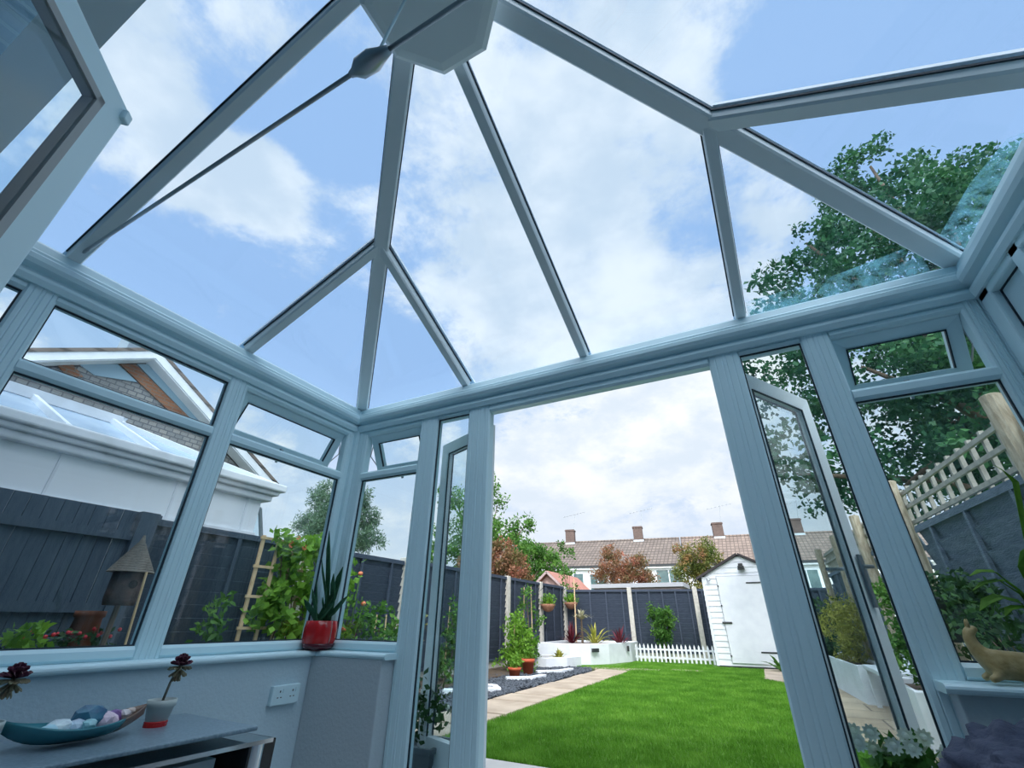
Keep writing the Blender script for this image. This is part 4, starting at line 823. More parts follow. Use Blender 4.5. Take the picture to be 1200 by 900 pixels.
for sg in (-1, 1):
    ye = ga_[0] + sg * hw_
    out(MB().slab3([(GX - .35, ye, ze2 + .0), (GX - .35, ga_[0], ga_[1] + .0), (GX, ga_[0], ga_[1]), (GX, ye, ze2)], (0, 0, -1), .05), 'soffit', WHITEP, gh)
    out(MB().slab3([(GX, ye, ze2 - .02), (GX, ga_[0], ga_[1] - .02), (GX, ga_[0], ga_[1] + .17), (GX, ye, ze2 + .17)], (1, 0, 0), .03), 'bargeboard', WHITEP, gh)
    out(MB().slab3([(GX + .05, ye + sg * .1, ze2 + .12), (GX + .05, ga_[0], ga_[1] + .17), (GX - 6, ga_[0], ga_[1] + .17), (GX - 6, ye + sg * .1, ze2 + .12)], (0, sg * sl_, 1), .07), 'roof', ROOFT, gh)
    pass
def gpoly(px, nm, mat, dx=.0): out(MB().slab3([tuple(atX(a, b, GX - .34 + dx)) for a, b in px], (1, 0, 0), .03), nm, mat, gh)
gpoly([(140, 427), (158, 427), (222, 490), (206, 490)], 'reflection_streak', STREAK); gpoly([(66, 427), (84, 427), (97, 442), (78, 442)], 'reflection_streak', STREAK)  # red reflection streaks, painted as flat pieces on the gable
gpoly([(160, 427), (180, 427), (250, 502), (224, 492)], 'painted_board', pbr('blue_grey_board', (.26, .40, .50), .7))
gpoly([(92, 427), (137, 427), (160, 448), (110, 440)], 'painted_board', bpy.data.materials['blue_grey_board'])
ck = atX(172, 405, GX - 2); out(MB().bb((GX - 2.3, ck[1] - .45, ck[2] - 1.2), (GX - 1.7, ck[1] + .45, ck[2] + .55)), 'chimney', pbr('grey_chimney', (.20, .26, .33), .8), gh)

# ================================================================== trees & shrubs
oakb = [(1020, 195, .75), (990, 235, .8), (1050, 230, 1.0), (1100, 225, .9), (1150, 215, .9), (1185, 235, .9), (945, 285, .7), (1000, 290, 1.3), (1070, 300, 1.5), (1140, 300, 1.5), (1200, 310, 1.4),
 (915, 340, .65), (955, 350, .9), (1010, 370, 1.2), (890, 372, .4), (905, 415, .75), (950, 430, .9), (1010, 430, 1.0), (1080, 400, 1.3), (1150, 400, 1.3), (1215, 400, 1.3), (925, 475, .55), (975, 500, .7), (905, 520, .35), (930, 555, .6), (965, 575, .6), (995, 545, .6), (1040, 500, .9), (1100, 480, 1.1), (1170, 470, 1.2), (1060, 570, .7), (1120, 545, .8), (1190, 540, 1.0), (1010, 600, .4), (1250, 480, 1.5), (1260, 350, 1.6), (1240, 280, 1.2)]
ob = [rb(x, y, 9.6 + 1.6 * math.sin(i * 2.1), r, 1) for i, (x, y, r) in enumerate(oakb)]
tree('oak_tree', 'very tall dark green spreading tree beyond the right fence, seen through roof and windows', 'tree', (6.5, 11, G), ob, OAK, leaf=.10, dens=24, per=62, trunk=.32, spread=.27, branch_n=16, aspect=.7)
tree('conifer_tree', 'distant grey green conifer beyond the left fence seen through the corner windows', 'tree', (-22.5, 20.5, G), [rb(375, 590, 20, .9), rb(362, 612, 20.5, .9), rb(392, 605, 20, 1.1), rb(415, 592, 20, 1.0), rb(428, 608, 20.5, .9), rb(408, 628, 20, 1.3), rb(375, 632, 20, 1.1), rb(436, 632, 20.5, .7), rb(383, 575, 20.5, .6), rb(424, 582, 20, .5)], PINEG, leaf=.20, dens=26, per=80, trunk=.3, spread=.42, aspect=.25)
tree('broadleaf_tree', 'tall airy green tree above the left fence just beside the open left door', 'tree', (-10.2, 17, G), [rb(577, 575, 16, .35), rb(583, 592, 16, .4), rb(570, 560, 16, .3), rb(548, 600, 16, .8), rb(530, 580, 16, .7), rb(532, 640, 16, 1.2), rb(560, 640, 16, 1.0), rb(585, 628, 16, .8), rb(600, 618, 16.4, .35), rb(618, 612, 16.4, .25), rb(606, 640, 16.4, .6)], GREEN, leaf=.13, dens=26, per=50, trunk=.16, spread=.30)
tree('broadleaf_tree', 'bright green bushy tree behind the small summerhouse roof', 'tree', (-10.3, 20, G), [rb(622, 648, 22, .8), rb(638, 655, 22, .8), rb(612, 665, 22, .9), rb(650, 668, 22, .7), rb(632, 678, 22, .9), rb(606, 640, 22, .6), rb(655, 680, 22, .6)], GREEN, leaf=.13, dens=34, per=60, trunk=.14, spread=.3)
tree('slim_tree', 'slender young tree with sparse leaves in front of the far white house', 'tree', (-6.3, 16.8, G), [rb(668, 650, 16.5, .2), rb(664, 668, 16.5, .28), rb(668, 684, 16.5, .28), rb(656, 642, 16.5, .15)], GREEN, leaf=.12, dens=60, per=16, trunk=.03, spread=.16)
tree('copper_shrub', 'large copper red leaved shrub above the left fence beside the open door', 'shrub', (-8.9, 15, G), [rb(582, 655, 14.5, .7), rb(600, 662, 14.5, .55), rb(575, 680, 14.5, .6), rb(606, 676, 14.5, .45), rb(560, 665, 14.5, .8), rb(590, 645, 14.5, .4)], RED, leaf=.085, dens=70, per=60, trunk=.07, spread=.2)
tree('copper_shrub', 'rounded reddish brown shrub above the back fence in front of the far white house', 'shrub', (-6.2, 22, G), [rb(722, 665, 21, .75), rb(745, 668, 21, .65), rb(710, 675, 21, .6), rb(735, 680, 21, .8), rb(715, 648, 21, .4), rb(750, 655, 21, .3), rb(755, 680, 21, .5)], RED, leaf=.085, dens=70, per=60, trunk=.07, spread=.24)
tree('copper_shrub', 'tall red tipped green shrub above the back fence just left of the white shed', 'shrub', (-3.2, 20, G), [rb(820, 655, 19, .65), rb(806, 668, 19, .55), rb(835, 662, 19, .5), rb(815, 682, 19, .7), rb(828, 645, 19, .4), rb(803, 648, 19, .35), rb(832, 684, 19, .5)], REDGR, leaf=.085, dens=70, per=60, trunk=.07, spread=.22)
tree('shrub', 'round green shrub in front of the dark back fence, above the white pickets', 'shrub', (-2.62, 14.35, G), [((-2.72, 14.3, .95), .30, 1), ((-2.5, 14.3, 1.0), .28, 1), ((-2.62, 14.3, .65), .26, 1), ((-2.35, 14.35, .90), .16, 1), ((-2.85, 14.3, 1.15), .14, 1), ((-2.62, 14.35, .38), .2, 1)], GREEN, leaf=.06, dens=260, per=40, trunk=.04, spread=.12)
tree('shrub', 'yellow green bamboo like shrub in the right raised bed seen through the open door', 'shrub', (1.15, 9.6, .3), [((1.10, 9.6, .62), .26, 1), ((1.02, 9.9, .85), .26, 1), ((1.22, 9.5, .85), .26, 1), ((1.12, 9.7, 1.08), .22, 1), ((1.3, 9.4, 1.0), .18, 1), ((1.1, 9.8, .45), .22, 1)], YELLOW, leaf=.07, dens=260, per=40, trunk=.02, spread=.12, aspect=.25)
tree('shrub', 'dark green shrub beside the yellow green shrub in the right raised bed', 'shrub', (1.0, 11.4, .3), [((1.0, 11.3, .75), .28, 1), ((1.1, 11.5, 1.1), .25, 1), ((.95, 11.4, .5), .25, 1)], DKGREEN, leaf=.10, dens=120, per=20, trunk=.03, spread=.14)
tree('shrub', 'leafy green shrub in the near right bed behind the narrow side window', 'shrub', (1.25, 6.1, .3), [(tuple(atY(1052, 715, 6.0)), .16, 1), (tuple(atY(1062, 745, 5.9)), .18, 1), (tuple(atY(1072, 775, 5.8)), .18, 1), (tuple(atY(1040, 690, 6.1)), .12, 1), (tuple(atY(1085, 790, 5.7)), .14, 1)], GREEN, leaf=.05, dens=500, per=30, trunk=.02, spread=.09)
# climbers & canes by the left fence (seen through the doorway)
def climber(base, h, label, w=.28, mat=GREEN, cane=2):
    t = thing('climbing_plant', label, 'climbing plant', base); x, y, z = base; bl = [((x + rng.normal() * w * .35, y + rng.normal() * w * .35, z + .15 + h * u), w * (1.0 - .45 * u), 1) for u in np.linspace(0, .92, 9)]
    c, sp = blobs_to_centers(bl, 150); out(leaves(c, np.full(len(c), .10), 22, .07), 'foliage', mat, t)
    for k in range(cane): out(MB().tube([(x + .12 * (k - .5) * 2, y, z), (x + .09 * (k - .5) * 2, y, z + h * 1.1)], .009, 6), 'cane', PINE, t)
    out(MB().tube([(x, y, z), (x + .03, y, z + h * .5), (x - .02, y, z + h * .9)], [.018, .012, .006], 6), 'stem', BARK, t); return t
climber((-4.95, 7.4, G), 1.05, 'bushy green plant with canes at the foot of the left fence, nearest the door')
climber((-4.75, 9.6, G), .85, 'bright green bushy plant behind the taller terracotta pot', w=.34, mat=LIME, cane=1)
climber((-4.95, 10.5, G), 1.5, 'tall climbing plant on the left fence below the hanging baskets', w=.26)
climber((-5.0, 5.6, G), .9, 'low leafy plant by the left fence seen through the narrow left side window', w=.35)
# terracotta pots on the slate
def tpot(c, r, h, label):
    t = thing('terracotta_pot', label, 'plant pot', c); out(MB().lathe([(r * .68, 0), (r * .95, h * .78), (r * 1.06, h * .78), (r * 1.08, h), (r * .93, h), (r * .9, h * .85)], c, 24), 'pot', TERRA, t, smooth=True); out(MB().lathe([(r * .9, h * .84), (r * .02, h * .88)], c, 20), 'soil', SOIL, t)
    cc = np.array([(c[0], c[1], c[2] + h + .06), (c[0] + .05, c[1], c[2] + h + .12)]); out(leaves(cc, .10, 70, .05), 'plant', LIME, t); return t
tpot(tuple(atZ(603, 795, G)), .115, .17, 'shorter terracotta pot on the slate chippings, nearer the door')
tpot(tuple(atZ(619, 791, G)), .125, .27, 'taller terracotta pot on the slate chippings')
# hanging baskets
def basket(px, py, Yd, label):
    c = atX(px, py, FX + .28) if Yd is None else atY(px, py, Yd); t = thing('hanging_basket', label, 'hanging basket', tuple(c)); c = Vector(c)
    out(MB().lathe([(.03, -.19), (.13, -.15), (.19, -.05), (.21, .0)], c, 20), 'basket', pbr('coir_basket', (.32, .14, .09), .9, (.42, .22, .14), 20), t, smooth=True)
    out(leaves([tuple(c + Vector((0, 0, .06))), tuple(c + Vector((.08, 0, .10))), tuple(c + Vector((-.08, 0, .10)))], .17, 140, .06), 'foliage', LIME, t)
    m = MB()
    for k in range(3): a = k * 2.09; m.tube([c + Vector((.2 * math.cos(a), .2 * math.sin(a), 0)), c + Vector((0, 0, .38))], .004, 5)
    m.tube([c + Vector((0, 0, .38)), c + Vector((-.12, .02, .42)), c + Vector((-.27, .02, .30))], .007, 6); out(m, 'hanger', DARK, t); return t
basket(642, 708, None, 'hanging basket on the left fence, left of the corner cane'); basket(669, 706, 14.1, 'hanging basket at the fence corner beside the tall pale cane')
out(MB().tube([(-5.05, 14.0, G), (-5.03, 14.02, 2.0)], .02, 8), 'support_pole', PINE, origin=(-5.05, 14.0, G), label='tall pale pole in the corner bed beside the hanging basket', cat='pole')
# spiky bedding
def spiky(base, n, L_, w, mat, label, name='cordyline', stem=0, cat='plant', dro=.5):
    t = thing(name, label, cat, base); m = MB(); b = Vector(base) + Vector((0, 0, stem))
    for k in range(n):
        a = k * 2.399 + rng.random() * .4; el = .35 + 1.1 * rng.random(); l = L_ * (.7 + .5 * rng.random()); d = Vector((math.cos(a) * math.cos(el), math.sin(a) * math.cos(el), math.sin(el)))
        p1 = b + d * l * .5; p2 = b + d * l + Vector((0, 0, -dro * l * .35)); m.strip([b, p1, p2 * .35 + p1 * .65 + Vector((0, 0, .02)), p2], [w * .6, w, w * .8, .001])
    out(m, 'leaves', mat, t)
    if stem: out(MB().tube([base, b], [.035, .025], 8), 'stem', BARK, t)
    return t
q = atY(683, 757, 13.0); spiky((float(q[0]), 13.0, .3), 60, .34, .018, pbr('pale_spiky_leaves', (.50, .46, .36), .7, (.36, .38, .2), 12), 'palm like cordyline with a bare stem and pale leaves in the corner bed', stem=.58, dro=.8)
q = atY(698, 757, 13.0); spiky((float(q[0]), 13.0, .3), 26, .62, .03, YELLOW, 'arching yellow green palm in the corner bed', name='palm', dro=.6)
q = atY(727, 757, 13.4); spiky((float(q[0]), 13.4, .3), 30, .50, .022, MAROON, 'dark red spiky plant at the right end of the corner bed', name='spiky_plant', dro=.2)
q = atY(668, 757, 13.0); spiky((float(q[0]), 13.2, .3), 30, .58, .022, MAROON, 'dark red spiky plant at the left end of the corner bed', name='spiky_plant', dro=.2)
q = atY(655, 768, 11.2); spiky((float(q[0]), 11.2, .05), 24, .26, .03, YELLOW, 'small yellow plant in the lower white bed', name='bedding_plant')
spiky((-3.75, 8.6, G), 1, .01, .001, GREEN, 'tiny sprout', name='bedding_plant') if False else None
q = atY(914, 775, 12.8); spiky((float(q[0]), 12.75, G), 14, .42, .045, GREEN, 'green leafy plant at the foot of the shed door', name='leafy_plant')

# ================================================================== left side yard: trellis with climber, bird house, flowers
TX = -5.0
tg = thing('garden_trellis', 'pale wooden trellis with a green climber in front of the left fence', 'trellis', (TX, 4, .3))
ty0, ty1, tzz0, tzz1 = 3.44, 4.06, .15, 1.70
for yv in np.linspace(ty0, ty1, 4): out(MB().bb((TX - .012, yv - .018, tzz0), (TX + .012, yv + .018, tzz1)), 'upright', PINE, tg)
for zv in np.linspace(.45, tzz1 - .03, 5): out(MB().bb((TX + .012, ty0 - .05, zv - .014), (TX + .03, ty1 + .05, zv + .014)), 'crosspiece', PINE, tg)
vb = []
for k in range(42):
    u = rng.random(); v_ = rng.random(); vb.append(((TX + .08 + .08 * rng.random(), 3.62 + 1.0 * u, .42 + 1.28 * v_), .17, 1))
c, sp = blobs_to_centers(vb, 90)
vn = thing('climbing_vine', 'lush bright green leafy vine covering the pale wooden trellis', 'climbing plant', (TX + .1, 4.2, .1))
out(leaves(c, .12, 12, .095, aspect=.85, droop=.3), 'foliage', LIME, vn); m = MB()
for k in range(6): y_ = ty0 + .3 + .17 * k; m.tube([(TX + .06, y_, .1), (TX + .08, y_ + .08, .8), (TX + .05, y_ - .05, 1.5)], .008, 5)
out(m, 'stems', BARK, vn)
def flower(c, r, mat, label, group):
    m = MB(); c = Vector(c)
    for k in range(9): a = k * .698; d = Vector((.35, math.cos(a), math.sin(a))).normalized(); m.strip([c, c + d * r * .6, c + d * r], [r * .1, r * .3, .003], (1, 0, 0))
    m.ball(c, r * .28, 8, 5); return out(m, 'flower', mat, origin=tuple(c), label=label, cat='flower', group=group)
for k, (px, py) in enumerate([(341, 638), (356, 641), (349, 632)]): flower(atX(px, py, TX + .2), .045, ORANGE, 'orange flower cluster at the top of the trellis', 'orange flowers on the trellis')
FS = pbr('foliage_stem', (.1, .22, .04), .8)
def stemplant(px, py, X_, label, mat, n=3, h=.5, fm=ORANGE):
    p = atX(px, py, X_); t = thing('flowering_plant', label, 'flowering plant', (float(p[0]), float(p[1]), .0)); m = MB()
    cs = []
    for k in range(n):
        top = Vector(p) + Vector((.03 * k, .10 * (k - n / 2), .06 * (k % 2) - .28 * (k % 3))); m.tube([(p[0], p[1], -.05), tuple((Vector((p[0], p[1], 0)) + top) / 2 + Vector((0, .03, 0))), top], .006, 5); cs.append(tuple(top * .75 + Vector((p[0], p[1], 0)) * .25)); 
        f = MB(); f.ball(top, .032, 10, 6, (1, 1, .8)); out(f, 'bloom', fm, t, smooth=True)
    out(m, 'stems', FS, t); out(leaves(cs, .16, 60, .06), 'foliage', mat, t); return t
stemplant(412, 678, -4.6, 'tall orange flowering plant behind the corner post and snake plant', GREEN, 5)
tree('shrub', 'small olive green shrub low in front of the left fence at the corner window', 'shrub', (-5.0, 6.3, .0), [((-5.0, 6.15, .72), .24, 1), ((-4.95, 6.45, .80), .2, 1), ((-5.0, 6.2, .45), .25, 1)], REDGR, leaf=.06, dens=200, per=14, trunk=.02, spread=.1)
tree('shrub', 'slim green plant with a white flower spike left of the trellis', 'shrub', (-5.0, 3.15, .0), [((-5.0, 3.12, .95), .10, 1), ((-4.98, 3.16, .75), .14, 1), ((-5.0, 3.2, .5), .16, 1)], GREEN, leaf=.08, dens=300, per=14, trunk=.012, spread=.09)
tree('shrub', 'bright green leafy plant at the bottom left of the big side window', 'shrub', (-4.6, 1.45, .0), [(tuple(atX(25, 742, -4.4)), .07, 1), (tuple(atX(10, 750, -4.4)), .08, 1), (tuple(atX(42, 748, -4.4)), .05, 1)], LIME, leaf=.075, dens=500, per=6, trunk=.008, spread=.07)
# red flowers row
p = atX(62, 748, -4.7); t = thing('flowering_plant', 'low row of small red flowers under the dark board fence', 'flowering plant', tuple(p)); m = MB()
for k in range(16): m.ball((p[0] + .1 * rng.random(), p[1] - .22 + .62 * k / 16, p[2] + .0 + .06 * rng.random()), .014, 7, 5)
out(m, 'blooms', REDF, t); out(leaves([(p[0], p[1] - .2 + .1 * k, p[2] - .05) for k in range(6)], .12, 60, .05), 'foliage', DKGREEN, t)
# thatched bird house on a terracotta chimney pot base
bx_ = atX(150, 670, -4.55); by = float(bx_[1]) + .02; BXx = -4.55
bh = thing('bird_house', 'thatched cone roofed bird house on a post beside the dark fence', 'bird house', (BXx, by, .0))
m = MB(); n = 26; z0 = 1.17
for k in range(13): zA = z0 + k * .019; rA = .155 * (1 - k / 13.5) + .006; m.lathe([(rA, zA), (rA * .93, zA + .017)], (BXx, by, 0), 22)
m.lathe([(.02, z0 + .24), (.008, z0 + .29)], (BXx, by, 0), 12); out(m, 'thatched_roof', pbr('reed_thatch', (.24, .22, .19), .95, (.12, .11, .10), 40, bump=.6, stretch=(1, 1, 8)), bh)
out(MB().lathe([(.10, .93), (.11, .97), (.11, 1.18)], (BXx, by, 0), 16), 'body', pbr('dark_bark', (.05, .04, .045), .9, (.11, .075, .07), 14, bump=.6), bh, smooth=True)
out(MB().tube([(BXx + .11, by, 1.08), (BXx + .113, by, 1.08)], .03, 12), 'entrance_hole', BLACK, bh); out(MB().tube([(BXx, by, -.08), (BXx, by, .93)], .02, 8), 'pole', BARK, bh)
out(MB().lathe([(.17, -.08), (.12, .5), (.085, .84), (.10, .85), (.10, .89), (.075, .89)], (BXx - .23, by - .06, 0), 20), 'chimney_pot', pbr('rusty_terracotta', (.26, .075, .035), .75, (.14, .06, .04), 6), origin=(BXx - .23, by - .06, -.08), smooth=True, label='tall tapering terracotta chimney pot just below the bird house', cat='chimney pot')
p0 = atX(172, 670, -4.4); p1 = atX(146, 757, -4.4); out(MB().tube([tuple(p0), tuple(p1 + (p1 - p0) * .8)], .009, 7), 'garden_cane', PINE, origin=tuple(p1 + (p1 - p0) * .8), label='thin pale cane leaning beside the bird house', cat='cane')
# planters outside right window
def planter(px, py, X_, r, h, label, mat=DARK, fol=DKGREEN):
    c = atX(px, py, X_); c = (float(c[0]), float(c[1]), float(c[2])); t = thing('planter', label, 'planter', (c[0], c[1], c[2] - h)); b = (c[0], c[1], c[2] - h)
    out(MB().lathe([(r * .7, 0), (r, h), (r * 1.08, h), (r * 1.08, h - .02), (r * .9, h - .03)], b, 24), 'pot', mat, t, smooth=True); out(MB().lathe([(r * .93, h - .03), (.01, h - .02)], b, 18), 'soil', SOIL, t)
    out(leaves([(c[0], c[1], c[2] + .06), (c[0] - .08, c[1], c[2] + .08), (c[0] + .08, c[1], c[2] + .1)], r * 1.1, 110, .06), 'foliage', fol, t); return t
planter(1112, 700, 1.45, .13, .34, 'dark wall planter with green leaves on the right fence')
planter(1140, 712, 1.40, .10, .28, 'smaller dark planter beside the first one on the right fence')
tree('shrub', 'dark green bushy plant low outside the right window', 'shrub', (1.35, 3.7, G), [(tuple(atX(1135, 722, 1.35)), .18, 1), (tuple(atX(1160, 735, 1.35)), .18, 1), (tuple(atX(1125, 745, 1.35)), .16, 1), (tuple(atX(1180, 742, 1.35)), .15, 1)], DKGREEN, leaf=.06, dens=350, per=12, trunk=.02, spread=.1)
p = atX(1190, 715, 1.5); out(MB().lathe([(.05, -.6), (.05, .18)], (1.55, 3.0, .8), 12), 'fence_stump', RUSTIC, origin=(1.55, 3.0, .2), label='dark wooden upright outside the right window behind the llama figure', cat='post')
# outside planter at left door & flowers at right door
pc = atZ(487, 872, .22); t = thing('planter', 'grey square planter just outside the narrow left side window', 'planter', (float(pc[0]), float(pc[1]) + .05, G)); x, y = float(pc[0]) + .02, float(pc[1]) + .06
v = []
for z_, r in ((G + .01, .10), (.20, .135), (.20, .15), (.225, .15), (.225, .13), (.18, .125)): v += [(x + a * r, y + b * r, z_) for a, b in ((-1, -1), (1, -1), (1, 1), (-1, 1))]
out(MB().add(v, [(i * 4 + k, i * 4 + (k + 1) % 4, i * 4 + 4 + (k + 1) % 4, i * 4 + 4 + k) for i in range(5) for k in range(4)] + [(3, 2, 1, 0), (20, 21, 22, 23)]), 'pot', pbr('grey_planter', (.14, .17, .19), .6), t)
out(leaves([(x, y, .3), (x + .04, y, .38), (x - .05, y, .36), (x, y, .46)], .12, 60, .05), 'foliage', DKGREEN, t)
m = MB()
for k in range(7): m.ball((x + rng.normal() * .06, y + rng.normal() * .05, .34 + .16 * rng.random()), .014, 6, 5)
out(m, 'blooms', WPETAL, t)
pf_ = atY(1062, 885, 2.72); fp = thing('daisy_plant', 'white flowering daisy plant in a pot just outside the right door', 'flowering plant', (float(pf_[0]), 2.72, G)); x, y, z = float(pf_[0]), 2.72, float(pf_[2]) + .012
out(MB().lathe([(.10, 0), (.15, z - G - .18), (.16, z - G - .18), (.16, z - G - .15), (.13, z - G - .16)], (x, y, G), 20), 'pot', DARK, fp, smooth=True)
out(leaves([(x + rng.normal() * .08, y + rng.normal() * .05, z - .06 + rng.normal() * .03) for _ in range(12)], .07, 30, .05), 'foliage', GREEN, fp)
for k in range(13):
    c = Vector((x - .16 + .34 * (k % 7) / 6, y - .10 + .05 * (k % 3), z + .03 + .035 * math.sin(k * 2.1))); m = MB()
    for j in range(10): a = j * .628; d = Vector((math.cos(a), -.5, math.sin(a))).normalized(); m.strip([c, c + d * .018, c + d * .034], [.006, .010, .003], (0, -1, 0))
    m.ball(c + Vector((0, -.004, 0)), .014, 7, 5); out(m, 'bloom', WPETAL, fp)
    
# ================================================================== interior things
# glass console table
tb = thing('console_table', 'two tier glass table with a chrome column leg below the left windowsill', 'table', (-2.15, .9, 0))
def quadslab(pts, z, t_, name, mat, bv=.004): return out(MB().prism([(p[0], p[1]) for p in pts], z - t_, z), name, mat, tb, bevel=bv)
FROST = pbr('frosted_glass_top', (.13, .20, .25), .3, (.22, .30, .36), 90, spec=.6)
TZ = .47
A_ = atZ(303, 851, TZ); B_ = atZ(220, 838, TZ); C_ = atZ(0, 893, TZ)
xr = float(A_[0]); ye = float(A_[1]); 
quadslab([(-2.46, -.2), (xr - .10, -.2), (xr, ye), (-2.43, ye + .02)], TZ, .014, 'table_top', FROST)
LT = glassmat('lower_glass_shelf', (.55, .75, .78), 2.5)
quadslab([(-2.44, -.2), (xr - .05, -.2), (xr + .06, ye + .03), (-2.40, ye + .05)], TZ - .035, .012, 'glass_shelf', LT)
out(MB().bar((xr - .045, -.2, TZ - .041), (xr + .063, ye + .03, TZ - .041), .014, .006, (0, 0, 1)), 'bright_edge', CHROME, tb)
lg = atZ(255, 862, TZ - .05); lx, ly = xr - .04, float(lg[1]) + .04
out(MB().lathe([(.035, 0), (.035, TZ - .052)], (lx, ly, 0), 24), 'chrome_leg', CHROME, tb, smooth=False); out(MB().lathe([(.06, TZ - .19), (.06, TZ - .165), (.04, TZ - .16)], (lx, ly, 0), 24), 'leg_collar', CHROME, tb)
out(MB().lathe([(.035, 0), (.035, TZ - .052)], (lx - .2, .0, 0), 24), 'chrome_leg', CHROME, tb)
out(MB().bb((-2.44, -.2, TZ - .22), (xr - .02, ye - .02, TZ - .19)), 'black_shelf', BLACK, tb, bevel=.004)
out(MB().bb((-2.40, -.2, 0), (xr - .1, ye - .08, TZ - .25)), 'black_cabinet', BLACK, tb)
bkx = thing('storage_box', 'black box with a white panel under the glass table beside the chrome leg', 'box', (-2.3, 1.2, TZ - .19)); out(MB().bb((-2.42, ly + .08, TZ - .188), (xr - .02, ye - .005, TZ - .056)), 'box_body', BLACK, bkx, bevel=.004)
out(MB().bb((xr - .35, ly - .42, TZ - .188), (xr - .12, ly - .10, TZ - .10)), 'paper_stack', pbr('pale_paper', (.5, .56, .6), .7), origin=(xr - .25, ly - .3, TZ - .188), label='pale grey block lying under the glass table left of the chrome leg', cat='box')
# leaf shaped bowl, long axis along the wall
p0 = atZ(0, 862, TZ + .05); p1 = atZ(168, 838, TZ + .05); bw = thing('leaf_bowl', 'long boat shaped teal bowl holding stones on the glass table', 'bowl', ((p0[0] + p1[0]) / 2, (p0[1] + p1[1]) / 2, TZ))
c = (Vector(p0) + Vector(p1)) / 2; d = Vector((p1[0] - p0[0], p1[1] - p0[1], 0)); L_ = d.length; d.normalize(); sv = Vector((-d.y, d.x, 0)); c.z = TZ
def bowlmesh(u0, u1, th=.006):
    m = MB(); nu, nv_ = 14, 8; V_ = []
    for shell in (0, 1):
        for i in range(nu + 1):
            u = u0 + (u1 - u0) * i / nu; w = .105 * (1 - abs(u) ** 2.2) + .002; hgt = .045 + .035 * abs(u) ** 2
            for j in range(nv_ + 1):
                t_ = -1 + 2 * j / nv_; z_ = hgt * (abs(t_) ** 2) + (1 - abs(t_) ** 2) * (.003 + .05 * abs(u) ** 3) + (th if shell else 0); V_.append(c + d * (u * L_ / 2) + sv * (w * t_ * (.97 if shell else 1)) + Vector((0, 0, z_)))
    k0 = (nu + 1) * (nv_ + 1); F_ = []
    for i in range(nu):
        for j in range(nv_):
            a = i * (nv_ + 1) + j; F_.append((a, a + 1, a + nv_ + 2, a + nv_ + 1)); F_.append((k0 + a, k0 + a + nv_ + 1, k0 + a + nv_ + 2, k0 + a + 1))
        a = i * (nv_ + 1); F_.append((a, a + nv_ + 1, k0 + a + nv_ + 1, k0 + a)); a += nv_; F_.append((a, k0 + a, k0 + a + nv_ + 1, a + nv_ + 1))
    for i in (0, nu):
        for j in range(nv_): a = i * (nv_ + 1) + j; F_.append((a, k0 + a, k0 + a + 1, a + 1))
    return m.add(V_, F_)
out(bowlmesh(-1, .52), 'bowl_body', TEAL, bw, smooth=True); out(bowlmesh(.52, 1), 'brown_tip', BRONZE, bw, smooth=True)
def rock(u, v_, z_, r, col, label, seed, col2=None):
    rn = random.Random(seed); bm = bmesh.new(); bmesh.ops.create_icosphere(bm, subdivisions=2, radius=r)
    for q in bm.verts: q.co *= 1 + .28 * (rn.random() - .5); 
    for q in bm.verts: q.co.z *= .8
    me = bpy.data.meshes.new('stone'); bm.to_mesh(me); bm.free(); me.materials.append(pbr('stone_' + str(seed), col, .35, col2 or tuple(min(1, x * 1.4) for x in col), 30)); o = bpy.data.objects.new('stone', me); COL.objects.link(o)
    o.location = c + d * (u * L_ / 2) + sv * v_ + Vector((0, 0, z_)); tag(o, label, 'stone'); return o
rock(-.42, 0, .036, .032, (.35, .58, .66), 'pale aqua stone at the left end of the bowl', 1); rock(-.25, .01, .042, .036, (.60, .70, .78), 'white crystal stone left of centre in the bowl', 2); rock(-.02, .0, .042, .034, (.50, .62, .74), 'pale lilac white stone left of the dark blue stone', 3)
rock(.17, .02, .062, .050, (.03, .10, .20), 'large dark blue stone, tallest in the bowl', 4, (.05, .2, .3)); rock(.36, -.01, .05, .036, (.58, .46, .54), 'pink stone right of the dark blue stone', 5); rock(.52, .01, .056, .028, (.16, .08, .24), 'small purple stone in the bowl', 6); rock(.67, 0, .062, .020, (.62, .56, .56), 'small pale stone near the brown tip of the bowl', 7); rock(.76, 0, .068, .015, (.5, .4, .35), 'tiny brown stone nearest the brown tip of the bowl', 8)
rock(.08, -.035, .05, .022, (.30, .55, .60), 'small aqua stone in front of the dark blue stone', 9)
